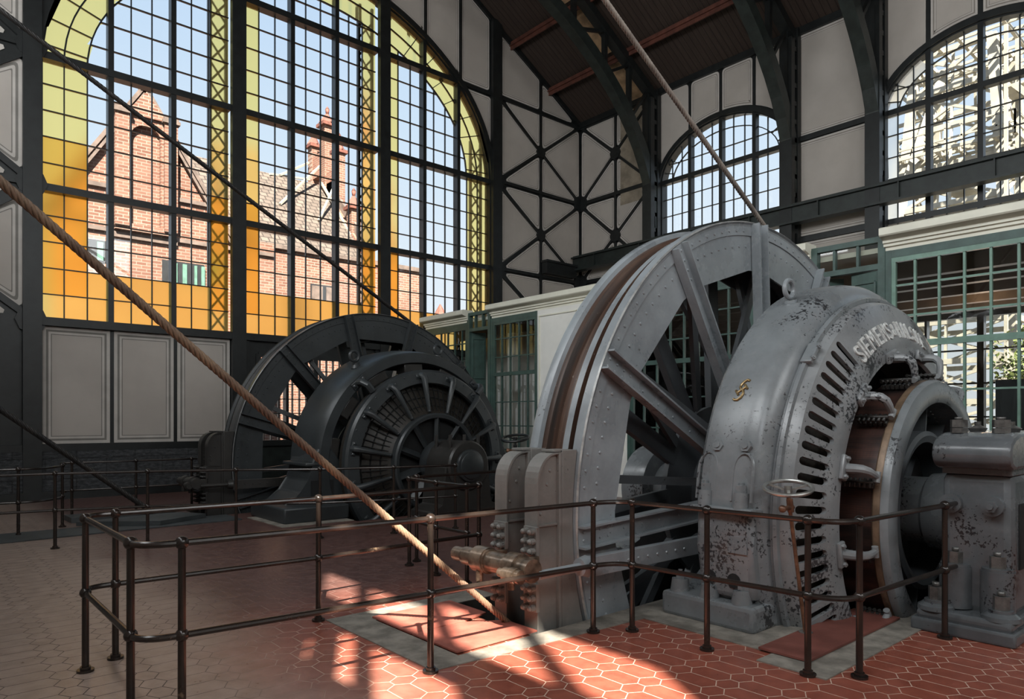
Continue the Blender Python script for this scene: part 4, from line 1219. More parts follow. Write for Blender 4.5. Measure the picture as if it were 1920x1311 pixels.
# brass emblem on the outer face
mb = MB()
def em(px, py):
    """emblem drawn on the curved outer face; px towards the front, py up, metres"""
    an = 29.9 + math.degrees(py / 2.13)
    return A1.P(an, 2.142, 3.125 - px)
s_ = .21 / 215
f = lambda x, y: em((x - 570) * s_ * .82, (315 - y) * s_)
mb.tube([f(*p) for p in ((632, 222), (606, 212), (575, 228), (550, 262), (548, 288), (568, 305), (592, 322), (600, 350), (585, 385), (555, 408), (522, 408), (508, 398))], .0115, 8)
for P in (((508, 316), (550, 362)), ((590, 260), (634, 304)), ((527, 342), (612, 284))): mb.tube([f(*p) for p in P], .0105, 8)
o = mb.build('emblem', M['brass'], MO); o['label'] = 'small brass emblem of interlaced curved strokes'
def eye(parent, A, an, r, y, R_, rt, mat):
    mb = MB(); u = A.rad(an); up = (u + Vector((0, 0, 1.2))).normalized(); c = A.P(an, r, y)
    side = up.cross(Vector((0, 1, 0))).normalized()
    mb.cyl(c - up * .03, c + up * .035, R_ * 1.0, 20, R_ * .55); mb.cyl(c + up * .03, c + up * .06, R_ * .62, 16)
    cc = c + up * (R_ + .07)
    mb.tube([cc + (up * math.cos(2 * PI * i / 24) + side * math.sin(2 * PI * i / 24)) * R_ * .85 for i in range(24)], rt, 10, closed=True)
    return mb.build('lifting_eye', mat, parent)
eye(MO, A1, 61.5, 2.10, 3.14, .092, .022, M['grey_clean'])
# brush arms
for k in range(13):
    an = 17.7 + 360 / 13 * k
    mb = MB(); u, v = A1.rad(an), A1.tan(an)
    def q(r, s, y): return A1.P(an, r, y) + v * s
    mb.obox(q(1.45, 0, 2.50), u * .05, v * .105, Vector((0, .02, 0)), .015)
    for s in (-.075, .075): mb.hexnut(q(1.46, s, 2.48), (0, -1, 0), .02, .02)
    pts = [q(1.43, .0, 2.49), q(1.43, .0, 2.42), q(1.42, .0, 2.37), q(1.385, -.005, 2.335), q(1.33, -.01, 2.325), q(1.27, -.012, 2.325), q(1.22, -.012, 2.325)]
    mb.tube(pts, [.042, .040, .038, .034, .030, .026, .022], 10)
    mb.cyl(q(1.24, -.06, 2.325), q(1.24, .03, 2.325), .026, 10)
    ar = mb.build('brush_arm', M['grey_chipped'], MO)
    mb = MB()
    mb.cyl(q(1.25, -.06, 2.34), q(1.25, -.06, 2.6), .014, 8)
    for i in range(6):
        y = 2.37 + i * .04
        mb.cyl(q(1.20, -.04, y), q(1.20, -.10, y), .016, 8); mb.cyl(q(1.245, -.03, y), q(1.245, -.11, y), .014, 8); mb.box(tuple(q(1.185, -.085, y) - Vector((.012, .012, .012))), tuple(q(1.185, -.085, y) + Vector((.012, .012, .012))))
    mb.build('brush_springs', M['dark2'], ar)

# ================================================================== FAR MOTOR HOUSING
M2T = thing('motor_housing', 'dark open electric motor housing with radial brush arms, at the far wheel', 'motor', (A2.X, 11.4, 0))
mb = MB()
lathe(mb, A2, [(1.75, 12.0), (2.06, 12.0), (2.11, 11.95), (2.11, 11.6), (2.07, 11.2), (2.04, 11.04), (2.01, 11.0), (1.85, 11.0), (1.83, 11.03), (1.83, 11.9)], 144, closed_prof=True); mb.build('stator_ring', M['dark'], M2T)
XA2 = A2.X
for sx in (1, -1):
    mb = MB()
    mb.prism([(XA2 - sx * a, 11.02, z) for a, z in ((1.9, 1.3), (2.06, 1.1), (2.14, .92), (2.18, .62), (2.32, .42), (2.62, .24), (1.55, .24), (1.45, .7))], (0, .9, 0), .03)
    bx = lambda a, b: (min(XA2 - sx * a, XA2 - sx * b), max(XA2 - sx * a, XA2 - sx * b))
    x0, x1 = bx(2.26, 1.9); mb.box((x0, 11.0, .86), (x1, 11.95, .92), .02)
    lg = mb.build('leg', M['dark'], M2T)
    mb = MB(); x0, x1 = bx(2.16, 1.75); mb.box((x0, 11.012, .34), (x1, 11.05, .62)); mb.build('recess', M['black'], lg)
    mb = MB(); x0, x1 = bx(2.82, 1.7); mb.box((x0, 10.55, 0), (x1, 11.95, .25), .03); mb.build('foot', M['dark'], M2T)
mb = MB()
lathe(mb, A2, [(1.44, 10.70), (1.46, 10.66), (1.66, 10.68), (1.70, 10.72), (1.70, 10.83), (1.66, 10.86), (1.46, 10.84)], 144, closed_prof=True)
for k in range(15): mb.dome(A2.P(22 + 24 * k, 1.62, 10.68), (0, -1, 0), .02)
mb.build('brush_rocker_ring', M['dark'], M2T)
for k in range(15):
    an = 10.6 + 24 * k
    mb = MB(); u, v = A2.rad(an), A2.tan(an)
    def q(r, s, y): return A2.P(an, r, y) + v * s
    mb.tube([q(1.60, 0, 10.68), q(1.585, 0, 10.60), q(1.53, 0, 10.57), q(1.2, 0, 10.55), q(.95, 0, 10.53)], [.06, .06, .057, .043, .03], 10)
    mb.obox(q(1.585, .0, 10.665), u * .045, v * .12, Vector((0, .012, 0)), .01)
    for s in (-.09, .09): mb.dome(q(1.585, s, 10.653), (0, -1, 0), .03)
    mb.ball(q(.95, 0, 10.53), .035, 8, 6)
    mb.build('brush_arm', M['dark'], M2T)
for an in (48, 132, 228, 312):
    mb = MB(); u, v = A2.rad(an), A2.tan(an)
    mb.tube([A2.P(an, 1.93, 10.99), A2.P(an, 1.93, 10.84), A2.P(an, 1.86, 10.76), A2.P(an, 1.72, 10.76)], .065, 10)
    mb.obox(A2.P(an, 1.93, 10.985), u * .06, v * .15, Vector((0, .015, 0)), .01)
    for s in (-.11, .11): mb.dome(A2.P(an, 1.93, 10.97) + v * s, (0, -1, 0), .035)
    mb.build('support_elbow', M['dark'], M2T)
for k in range(14):
    an = 25.7 * k + 9; u, v = A2.rad(an), A2.tan(an)
    mb = MB(); mb.obox(A2.P(an, 1.74, 11.2), u * .09, v * .20, Vector((0, .15, 0)), .02); mb.build('field_coil', M['dark2'], M2T)
eye(M2T, A2, 57, 2.09, 11.35, .105, .026, M['dark']); eye(M2T, A2, 108, 2.09, 11.4, .105, .026, M['dark'])
BP = thing('bearing_pedestal', 'dark bearing block with round end cap in front of the far motor', 'bearing', (A2.X, 9.9, 0))
mb = MB(); mb.prism([(A2.X + a, 9.55, z) for a, z in ((-.75, 0), (.75, 0), (.75, .12), (.5, .2), (.46, .85), (-.46, .85), (-.5, .2), (-.75, .12))], (0, .62, 0), .02); mb.build('pedestal_body', M['dark2'], BP)
mb = MB(); lathe(mb, A2, [(0.0, 9.50), (.40, 9.5), (.43, 9.53), (.43, 10.16), (.40, 10.2), (.27, 10.2)], 48)
for dx in (-.3, .0, .3):
    for y in (9.65, 10.05): mb.cyl((A2.X + dx, y, A2.Z + .28), (A2.X + dx, y, A2.Z + .52), .03, 8)
mb.build('bearing_cap', M['dark2'], BP)
mb = MB(); lathe(mb, A2, [(0.0, 9.41), (.20, 9.41), (.225, 9.42), (.23, 9.44), (.27, 9.45), (.28, 9.47), (.28, 9.51)], 48); mb.build('end_cap', M['dark'], BP)
# rear bearings keep both shafts up on the far side of the wheels
for A, y, mt, lb in ((A1, 5.25, M['grey'], 'grey bearing block behind the near winding wheel, seen between its spokes'), (A2, 13.75, M['dark'], 'dark bearing block hidden behind the far winding wheel')):
    t = thing('bearing_pedestal', lb, 'bearing', (A.X, y + .2, 0))
    mb = MB(); mb.prism([(A.X + a, y, z) for a, z in ((-.8, 0), (.8, 0), (.8, .15), (.5, .22), (.45, 1.0), (-.45, 1.0), (-.5, .22), (-.8, .15))], (0, .32, 0), .02); mb.build('pedestal_body', mt, t)
    mb = MB(); lathe(mb, A, [(0.3, y - .02), (.48, y), (.5, y + .04), (.5, y + .3), (.3, y + .34)], 40); mb.build('bearing_cap', mt, t)

# ================================================================== NEAR BEARING PEDESTAL
BP = thing('bearing_pedestal', 'massive glossy grey bearing pedestal with large hex nuts at the right edge', 'bearing', (XA, 1.75, 0))
M['grey_gloss'] = m_paint('glossy_grey_paint', (0.095, 0.102, 0.108), (0.022, 0.022, 0.024), (0.16, 0.165, 0.165), 0.24, 0.72)
mb = MB(); mb.box((6.0, 1.42, 0), (8.25, 2.12, .10), .02); mb.prism([(6.03, 1.45, .09), (8.2, 1.45, .09), (8.2, 2.09, .09), (6.03, 2.09, .09)], (0, 0, .08), .03)
for x, y in ((6.14, 1.98), (6.16, 1.55), (8.0, 1.98), (8.0, 1.55)):
    mb.cyl((x, y, .16), (x, y, .19), .13, 36, .125); mb.cyl((x, y, .19), (x, y, .215), .12, 36, .09); mb.cyl((x, y, .21), (x, y, .235), .08, 24)
mb.build('base_plate', M['grey_gloss'], BP)
mb = MB(); mb.prism([(6.26, 1.50, .15), (7.9, 1.50, .15), (7.9, 1.98, .15), (6.26, 1.98, .15)], (0, 0, 1.08), .06)
for y in (1.60, 1.88):
    mb.cyl((6.27, y, .18), (6.27, y, .50), .115, 20); mb.cyl((6.27, y, .50), (6.27, y, .52), .105, 20)
    for z in (.99,): mb.cyl((6.20, y + .02, z), (6.28, y + .02, z), .075, 18)
mb.build('pedestal_body', M['grey_gloss'], BP)
mb = MB()
prof = [(6.20, 1.265), (6.13, 1.295), (6.09, 1.35), (6.088, 1.41), (6.12, 1.47), (6.20, 1.513), (6.34, 1.545), (7.85, 1.545), (8.0, 1.5), (8.06, 1.42), (8.07, 1.34), (8.03, 1.28)]
mb.prism([(x, 1.47, z) for x, z in prof], (0, .53, 0), .03); mb.box((6.24, 1.50, 1.22), (7.92, 1.97, 1.30), .01)
mb.build('bearing_cap', M['grey_gloss'], BP)
for x, y in ((6.34, 1.88), (6.36, 1.60)):
    mb = MB(); mb.cyl((x, y, 1.54), (x, y, 1.58), .062, 6, smooth=False); mb.hexnut((x, y, 1.585), (0, 0, 1), .062, .06); mb.build('cap_nut', M['nut'], BP)
for x, y in ((6.7, 1.85), (6.72, 1.62), (7.1, 1.74)):
    mb = MB(); mb.cyl((x, y, 1.54), (x, y, 1.575), .05, 18, .07); mb.cyl((x, y, 1.575), (x, y, 1.60), .07, 18, .02); mb.cyl((x, y, 1.6), (x, y, 1.63), .025, 10); mb.build('oil_cup', M['nut'], BP)
for y in (1.60, 1.88):
    mb = MB(); mb.hexnut((6.27, y, .52), (0, 0, 1), .058, .09); mb.build('anchor_nut', M['nut'], BP)
    mb = MB(); mb.hexnut((6.205, y + .02, .99), (-1, 0, 0), .045, .05); mb.build('side_bolt', M['grey_gloss'], BP)
for x, y in ((6.14, 1.98), (6.16, 1.55)):
    mb = MB(); mb.hexnut((x, y, .235), (0, 0, 1), .055, .10); mb.build('anchor_nut', M['nut'], BP)
mb = MB(); mb.box((6.4, 1.485, .5), (6.55, 1.51, 1.0), .01); mb.build('oil_gauge', M['black'], BP)

# ================================================================== HAND WHEELS
def handwheel(label, c, r, foot, mat, stem):
    t = thing('hand_wheel', label, 'hand wheel', foot)
    c = Vector(c); f = Vector(foot)
    ax = Vector((-.22, -.11, 1)).normalized(); e1 = ax.cross(Vector((0, 1, 0))).normalized(); e2 = ax.cross(e1)
    mb = MB(); mb.tube([c + (e1 * math.cos(2 * PI * i / 32) + e2 * math.sin(2 * PI * i / 32)) * r for i in range(32)], r * .095, 10, closed=True)
    mb.build('rim', mat, t)
    for k in range(3):
        a = 2 * PI * k / 3 + .5
        mb = MB(); mb.bar(c + Vector((0, 0, -.02)), c + (e1 * math.cos(a) + e2 * math.sin(a)) * r, r * .13, r * .08); mb.build('spoke', mat, t)
    mb = MB(); mb.cyl(c + Vector((0, 0, -.06)), c + Vector((0, 0, .015)), r * .16, 12); mb.build('hub', mat, t)
    d = (c - f).normalized()
    mb = MB(); mb.cyl(f, c - Vector((0, 0, .05)), r * .085, 12); mb.cyl(c - d * (r * 1.1) , c - d * (r * .5), r * .14, 12); mb.build('stem', stem, t)
    mb = MB(); k = c - d * (r * .9); mb.cyl(k - Vector((r * .7, 0, 0)), k + Vector((r * .2, 0, 0)), r * .11, 12); mb.ball(k - Vector((r * .7, 0, 0)), r * .17, 10, 8); mb.build('valve_body', M['stem'], t)
    mb = MB(); mb.cyl(f, f + Vector((0, 0, .03)), r * .3, 14); mb.build('base_flange', mat, t)
    return t
handwheel('steel hand wheel on a leaning rusty stem in front of the near motor slots', (4.96, 2.585, 1.14), .168, (5.18, 2.56, 0.006), M['steel'], M['stem'])
handwheel('small dark hand wheel on a stand between the far motor and the glazed cabin', (8.25, 9.4, 1.31), .24, (8.2, 9.35, 0), M['iron'], M['iron'])

# ================================================================== BRAKES
def brake(label, A, dy, mat, pivot, Rw):
    t = thing('brake_assembly', label, 'brake', (3.85 + A.X - 7.08, 4.3 + dy, 0))
    ox = A.X - 7.08; oz = A.Z - .82
    for nm, y0 in (('front_brake_post', 4.00), ('rear_brake_post', 4.37)):
        y0 += dy
        mb = MB()
        out = [(3.74, -1.6), (3.74, 1.12)] + [(3.94 - .20 * math.cos(PI / 2 * i / 8), 1.14 + .24 * math.sin(PI / 2 * i / 8)) for i in range(9)] + [(4.03, 1.385)]
        out = [(x + ox, z + oz) for x, z in out]
        web = [(x + .007, z - .007) for x, z in out] + [(4.03 + ox, -1.6)]
        mb.prism([(x, y0 + .03, z) for x, z in web], (0, .02, 0))
        def fl(p): return Vector((p[0], y0, p[1]))
        for a, b in zip(out, out[1:]):
            mb.hexa([fl(a), fl(b), fl(b) + Vector((0, .15, 0)), fl(a) + Vector((0, .15, 0)), fl(a) + Vector((.012, 0, -.012)), fl(b) + Vector((.012, 0, -.012)), fl(b) + Vector((.012, .15, -.012)), fl(a) + Vector((.012, .15, -.012))])
        mb.box((3.975 + ox, y0 - .004, -1.6), (4.005 + ox, y0 + .16, 1.37 + oz), .004)
        for x, z in ((3.90, 1.24), (3.87, 1.13), (3.80, .97), (3.80, .90)): mb.dome((x + ox, y0 + .03, z + oz), (0, -1, 0), .015)
        mb.box((3.75 + ox, y0 + .015, .80 + oz), (3.98 + ox, y0 + .04, .815 + oz))
        p = mb.build(nm, mat, t)
        mb = MB(); n = 14
        arc = []
        for i in range(n + 1):
            z = -1.2 + 2.6 * i / n; arc.append((A.X - math.sqrt((Rw + .012) ** 2 - (z + oz - A.Z) ** 2), z + oz))
        mb.prism([(x, y0 - .002, z) for x, z in [(4.01 + ox, -1.2 + oz)] + arc + [(4.01 + ox, 1.40 + oz)]], (0, .17, 0), .006)
        mb.box((3.93 + ox, y0 + .01, 1.385 + oz), (4.10 + ox, y0 + .16, 1.405 + oz), .004)
        mb.build('brake_shoe', mat, p)
        for zc in (.70, .26):
            mb = MB()
            mb.box((3.70 + ox, y0 - .03, zc - .11 + oz), (3.735 + ox, y0 + .12, zc + .11 + oz), .004)
            for i in range(3):
                for j in range(2):
                    mb.cyl((3.70 + ox, y0 + .0 + j * .075, zc - .075 + i * .075 + oz), (3.66 + ox, y0 + .0 + j * .075, zc - .075 + i * .075 + oz), .026, 10); mb.ball((3.655 + ox, y0 + j * .075, zc - .075 + i * .075 + oz), .022, 8, 6)
            mb.build('bolt_plate', M['brake_grey'] if dy == 0 else mat, p)
    x, z = 3.50 + ox, .53 + oz
    mb = MB()
    py = .125
    def c_(ya, yb, r, r2=None):
        ya, yb = (ya + py, yb + py) if ya < 3.9 else (ya, yb)
        if ya < 3.9: yb = min(yb, 3.95)
        mb.cyl((x, ya + dy, z), (x, yb + dy, z), r, 24, r2)
    c_(3.92, 4.74, .058); c_(4.60, 4.74, .045); c_(4.46, 4.60, .075); c_(4.30, 4.44, .105, .105); c_(4.28, 4.30, .095); c_(4.02, 4.28, .082); c_(3.92, 4.04, .11); c_(3.665, 3.90, .088)
    mb.cyl((x - .11, 3.80 + dy, z - .03), (x - .11, 3.98 + dy, z - .03), .052, 18); mb.cyl((x - .11, 3.98 + dy, z - .03), (x - .11, 4.04 + dy, z - .03), .035, 14); mb.cyl((x - .11, 3.84 + dy, z - .03), (x - .11, 3.91 + dy, z - .03), .06, 18)
    for y in (3.98, 4.36): mb.cyl((x - .05, y + dy, z - .16), (x - .05, y + dy, z + .02), .03, 10); mb.box((x, y - .03 + dy, z - .06), (x + .22, y + .03 + dy, z + .06), .01)
    mb.build('pivot_shaft', M['pivot'] if dy == 0 else mat, t)
    mb = MB()
    mb.cyl((x + .06, 3.80 + dy, z - .04), (4.05 + ox, 3.80 + dy, z - .04), .035, 12); mb.cyl((4.0 + ox, 3.80 + dy, z - .04), (4.08 + ox, 3.80 + dy, z - .04), .07, 14, .085)
    mb.box((4.08 + ox, 3.77 + dy, z - .13), (6.6 + ox, 3.83 + dy, z + .03), .005)
    for i in range(9): mb.dome((4.3 + ox + i * .13, 3.77 + dy, z - .05), (0, -1, 0), .014)
    mb.build('tie_rod', M['grey_clean'] if dy == 0 else mat, t)
    return t
brake('pale grey brake posts with brass-brown pivot shaft at the edge of the near wheel', A1, 0.0, M['brake_grey'], M['nut'], 2.94)
brake('dark brake posts at the left edge of the far wheel', A2, 8.52, M['dark2'], M['dark2'], 2.93)

# ================================================================== FLOOR PLATES AND MAT
def plate(label, pts, z0, z1, mat, cat='floor plate', group=None, name='floor_plate'):
    mb = MB(); mb.prism([(x, y, z0) for x, y in pts], (0, 0, z1 - z0), .002)
    return tag(mb.build(name, mat, None, (pts[0][0], pts[0][1], z0)), label, cat, group)
plate('red steel cover plate beside the rope slot, the one farther from the sunlit corner', [(2.93, 4.535), (3.44, 4.535), (3.72, 4.61), (3.72, 5.13), (2.93, 5.13)], .008, .022, M['redplate'], group='red cover plates at the rope slot')
plate('red steel cover plate reaching to the foot of the pale brake posts', [(2.93, 3.96), (3.70, 3.96), (3.70, 4.33), (3.43, 4.50), (2.93, 4.528)], .008, .022, M['redplate'], group='red cover plates at the rope slot')
plate('dull red sheet lying across the pit edge under the near motor slots', [(4.60, 2.25), (6.16, 2.25), (6.16, 2.62), (4.60, 2.62)], .012, .03, M['sheet'], 'floor sheet', name='floor_sheet')
plate('broad dark grey floor plate strip at the left, under the far railing', [(XL + .05, 11.2), (2.6, 11.55), (4.2, 11.55), (4.2, 12.3), (XL + .05, 12.3)], 0.001, .018, M['plate'], group='grey floor plates')
plate('raised dark grey floor plate below the dark sloping rope, front one', [(2.0, 12.42), (3.0, 11.7), (3.8, 12.1), (3.55, 12.6), (3.2, 12.62)], .02, .085, M['plate'], group='grey floor plates')
plate('raised dark grey floor plate below the dark sloping rope, rear one', [(2.0, 13.45), (2.02, 12.95), (3.3, 12.95), (3.6, 13.2), (3.75, 13.45)], .001, .085, M['plate'], group='grey floor plates')
# ================================================================== GLAZED CABIN ALONG THE RIGHT
XC = 11.5
M['beam'] = m_simple('brown_beam_paint', (0.17, 0.14, 0.115), 0.6, 0, 0.2, 3)
cab = thing('control_cabin', 'long cream and green glazed control cabin standing behind the winding wheels', 'cabin', (XC, 9, 0))
CPROF = [(0.12, 4.24), (-.04, 4.24), (-.04, 4.29), (-.08, 4.30), (-.08, 4.345), (-.115, 4.35), (-.115, 4.39), (-.24, 4.43), (-.26, 4.45), (-.26, 4.55), (-.22, 4.57), (0.12, 4.57)]
for y0, y1 in ((5.56, 13.98), (14.96, 17.0), (-4.0, 4.41)):
    mb = MB(); mb.prism([(XC + x, y0, z) for x, z in CPROF], (0, y1 - y0, 0)); mb.build('cornice', M['cream'], cab)
def screen(y0, y1, dy, zs, z0=0.9, ztop=4.24, bar='mint', frame='green', rail=2.79):
    mb = MB()
    mb.box((XC - .05, y0, 0), (XC + .05, y0 + .09, ztop)); mb.box((XC - .05, y1 - .09, 0), (XC + .05, y1, ztop)); mb.box((XC - .046, y0, ztop - .12), (XC + .046, y1, ztop - .002))
    mb.box((XC - .046, y0, z0 - .1), (XC + .046, y1, z0))
    o = mb.build('glazed_screen', M[frame], cab)
    mb = MB(); mb.box((XC - .035, y0 + .08, 0), (XC + .035, y1 - .08, z0 - .09)); mb.build('dado_panel', M[frame], cab)
    mb = MB()
    y = y1 - .09 - dy
    while y > y0 + .1:
        mb.box((XC - .03, y - .016, z0), (XC + .02, y + .016, ztop - .12)); y -= dy
    for z in zs: mb.box((XC - .026, y0 + .09, z - .014), (XC + .016, y1 - .09, z + .014))
    mb.box((XC - .045, y0 + .05, rail - .045), (XC + .03, y1 - .05, rail + .045)); mb.box((XC - .042, y0 + .09, ztop - .19), (XC + .027, y1 - .09, ztop - .12)); mb.box((XC - .039, y1 - .15, z0), (XC + .024, y1 - .09, ztop - .12))
    mb.build('glazing_bars', M[bar], o)
    mb = MB(); mb.poly([(XC, y0 + .05, z0), (XC, y1 - .05, z0), (XC, y1 - .05, ztop - .1), (XC, y0 + .05, ztop - .1)]); mb.build('glass', M['cabin_glass'], o)
ZS = (3.69, 3.22, 2.08, 1.48)
screen(-3.9, 4.40, .325, ZS)
screen(12.26, 14.02, .325, ZS, bar='green')
screen(15.0, 17.0, .325, ZS, bar='green')
screen(6.6, 9.5, .325, ZS, bar='green')
for y0, y1 in ((9.5, 12.26), (5.56, 6.6)):
    mb = MB(); mb.box((XC - .04, y0, 0), (XC + .06, y1, 4.24)); mb.build('cream_panel', M['cream_wall'], cab)
for y0, y1 in ((9.6, 10.85), (10.95, 12.18)):
    mb = MB()
    for a, b in (((y0, 1.0), (y1, 1.0)), ((y0, 4.1), (y1, 4.1)), ((y0, 1.0), (y0, 4.1)), ((y1, 1.0), (y1, 4.1))): mb.bar((XC - .05, *a), (XC - .05, *b), .03, .03)
    mb.build('panel_moulding', M['cream'], cab)
for y0, y1 in ((14.02, 15.0), (4.40, 5.56)):
    mb = MB()
    mb.box((XC - .062, y0 - .003, 0), (XC + .062, y0 + .10, 4.45)); mb.box((XC - .062, y1 - .10, 0), (XC + .062, y1 + .003, 4.45))
    for z in (3.98, 4.40): mb.box((XC - .055, y0, z), (XC + .055, y1, z + .087))
    for f in (.36, .68): mb.box((XC - .04, y0 + (y1 - y0) * f - .02, 4.0), (XC + .04, y0 + (y1 - y0) * f + .02, 4.45))
    o = mb.build('door_frame', M['green'], cab)
    mb = MB(); mb.poly([(XC, y0 + .1, 4.05), (XC, y1 - .1, 4.05), (XC, y1 - .1, 4.42), (XC, y0 + .1, 4.42)]); mb.build('transom_glass', M['cabin_glass'], o)
def leaf(p, q, name='door_leaf'):
    mb = MB(); mb.bar((p[0], p[1], 1.99), (q[0], q[1], 1.99), .045, 3.96, (0, 0, 1))
    d = Vector((q[0] - p[0], q[1] - p[1], 0)); n = Vector((-d.y, d.x, 0)).normalized() * .03
    for z0, z1 in ((.3, 1.2), (1.35, 2.6), (2.75, 3.8)):
        for s in (1, -1):
            a = Vector((p[0], p[1], 0)) + d * .12 + n * s; b = Vector((p[0], p[1], 0)) + d * .88 + n * s
            for u, v in (((a, z0), (b, z0)), ((a, z1), (b, z1)), ((a, z0), (a, z1)), ((b, z0), (b, z1))):
                mb.bar(u[0] + Vector((0, 0, u[1])), v[0] + Vector((0, 0, v[1])), .03, .03)
    mb.build(name, M['green'], cab)
leaf((XC, 14.9), (XC + .40, 14.78)); leaf((XC + .0, 5.46), (XC + .28, 5.18)); leaf((XC, 4.50), (XC + .06, 4.94))
mb = MB(); mb.box((XC + .07, -4, 4.26), (XR - .2, 17.0, 4.34)); mb.build('cabin_ceiling', M['cream'], cab)
for x in (12.6, 13.8, 15.0, 16.2, 17.3):
    mb = MB(); mb.box((x - .09, -4, 3.98), (x + .09, 17.0, 4.24)); mb.build('ceiling_beam', M['beam'], cab)
mb = MB(); mb.box((13.6, 12.0, 0), (13.7, 16.9, 4.24)); mb.build('inner_partition', M['cream_wall'], cab)
for y in (12.6, 14.25):
    mb = MB(); mb.box((12.4, y, 0), (12.62, y + .2, 3.98)); mb.build('inner_post', M['cream_wall'], cab)
def cabinet(label, lo, hi):
    t = thing('switch_cabinet', label, 'cabinet', ((lo[0] + hi[0]) / 2, (lo[1] + hi[1]) / 2, 0), 'switch cabinets inside the glazed cabin')
    mb = MB(); mb.box(lo, hi, .015); mb.build('body', M['cabinet'], t)
    mb = MB(); mb.box((lo[0] - .02, lo[1] + .06, lo[2] + .1), (lo[0], hi[1] - .06, hi[2] - .1), .006); d = mb.build('door', M['cabinet'], t)
    mb = MB(); mb.cyl((lo[0] - .05, lo[1] + .12, hi[2] - .7), (lo[0] - .05, lo[1] + .12, hi[2] - .5), .014, 8); mb.build('handle', M['steel'], d)
cabinet('tall dark cabinet behind the cabin glass at the far right, above the pedestal nuts', (12.6, 1.9, 0), (13.5, 3.25, 2.25))
cabinet('dark cabinet against the cream partition, seen through the left cabin glass', (13.05, 13.0, 0), (13.58, 13.9, 2.6))
t = thing('lever_stand', 'thin black lever stand inside the left part of the glazed cabin', 'lever', (12.3, 12.45, 0))
mb = MB(); mb.cyl((12.3, 12.45, 0), (12.3, 12.45, .05), .18, 16); mb.cyl((12.3, 12.45, .05), (12.3, 12.45, 2.2), .045, 10); mb.build('stand', M['cabinet'], t)
mb = MB(); mb.cyl((12.22, 12.45, 2.3), (12.36, 12.45, 2.3), .2, 20); mb.cyl((12.3, 12.45, 2.2), (12.3, 12.45, 2.8), .03, 10); mb.build('gauge', M['cabinet'], t)

# ================================================================== OUTSIDE
mb = MB(); mb.box((-60, YG + .35, -.4), (140, 130, -.3)); mb.box((XR + .35, -80, -.4), (140, YG + .35, -.3))
mb.build('ground', M['ground'], None, (30, 40, -.35), kind='structure')
B1 = thing('brick_building', 'red brick building with a steep stepped gable outside the left of the big window', 'building', (7.1, 30, -.3))
mb = MB()
GX, HW, EZ, AZ1 = 7.1, 3.25, 9.3, 14.45
mb.prism([(GX - HW, 30, -.3), (GX + 5.2, 30, -.3), (GX + 5.2, 30, 9.3), (GX + HW, 30, 9.3), (GX, 30, AZ1), (GX - HW, 30, EZ)], (0, .5, 0)); mb.build('gable_wall', M['brick'], B1)
mb = MB()
for sx in (1, -1):
    mb.hexa([(GX + sx * a, y, z) for (a, z) in ((HW + .25, EZ - .35), (HW + .25, EZ - .12)) for y in (30.1,)] + [(GX, 30.1, AZ1 + .05), (GX, 30.1, AZ1 - .18)] +
            [(GX + sx * a, y, z) for (a, z) in ((HW + .25, EZ - .35), (HW + .25, EZ - .12)) for y in (40,)] + [(GX, 40, AZ1 + .05), (GX, 40, AZ1 - .18)])
mb.build('tiled_roof', M['tiles'], B1)
mb = MB()
for sx in (1, -1): mb.bar((GX + sx * (HW + .15), 29.92, EZ - .15), (GX, 29.92, AZ1 + .12), .14, .20, (0, 1, 0)); mb.bar((GX + sx * (HW + .1), 29.86, EZ - .42), (GX, 29.86, AZ1 - .2), .10, .16, (0, 1, 0))
mb.box((GX - .18, 29.75, AZ1 - .05), (GX + .18, 30.1, AZ1 + .3)); mb.build('gable_coping', M['coping'], B1)
for x in (6.28, 8.0):
    mb = MB(); mb.box((x - .24, 29.62, 9.0), (x + .24, 30, 13.3)); p = mb.build('pilaster', M['brick'], B1)
    mb = MB(); mb.box((x - .32, 29.54, 13.25), (x + .32, 30.02, 13.38)); mb.box((x - .27, 29.58, 13.38), (x + .27, 30.02, 13.55)); mb.build('cap', M['coping'], p)
mb = MB()
ar = [(7.14 - .52 * math.cos(PI * i / 12), 12.55 + .45 * math.sin(PI * i / 12)) for i in range(13)]
mb.prism([(x, 29.80, z) for x, z in [(6.5, 9.1), (6.62, 9.1), (6.62, 12.55)] + ar[1:-1] + [(7.66, 12.55), (7.66, 9.1), (7.78, 9.1), (7.78, 13.3), (6.5, 13.3)]], (0, .22, 0)); mb.build('arched_recess_surround', M['brick'], B1)
mb = MB(); mb.prism([(6.4, 29.7, 13.3), (7.9, 29.7, 13.3), (7.14, 29.7, 14.3)], (0, .3, 0)); mb.build('gable_crown', M['brick'], B1)
mb = MB(); mb.box((6.06, 29.72, 8.85), (8.2, 30, 9.12)); mb.build('recess_sill', M['brick'], B1)
for z in (10.35, 8.72):
    mb = MB(); mb.box((GX - HW + (0.65 if z > 10 else -.1), 29.88, z), (6.04, 30, z + .16)); mb.box((8.24, 29.88, z), (GX + HW - (.65 if z > 10 else -1.9), 30, z + .16))
    if z < 9: mb.box((6.0, 29.88, z - .15), (8.3, 30, z + .05))
    mb.build('string_course', M['coping'], B1)
mb = MB(); mb.box((9.55, 29.7, 7.9), (10.05, 30, 10.1)); mb.build('buttress', M['brick'], B1)
def bwin(parent, x0, x1, y, z0, z1, leaves, mat_in=None):
    mb = MB(); mb.box((x0, y - .02, z0), (x1, y + .02, z1)); w = mb.build('window', mat_in or M['cabinet'], parent)
    mb = MB()
    for a, b in leaves: mb.box((a, y - .08, z0 + .04), (b, y - .02, z1 - .08))
    mb.build('shutter', M['shutter'] if mat_in is None else M['coping'], w)
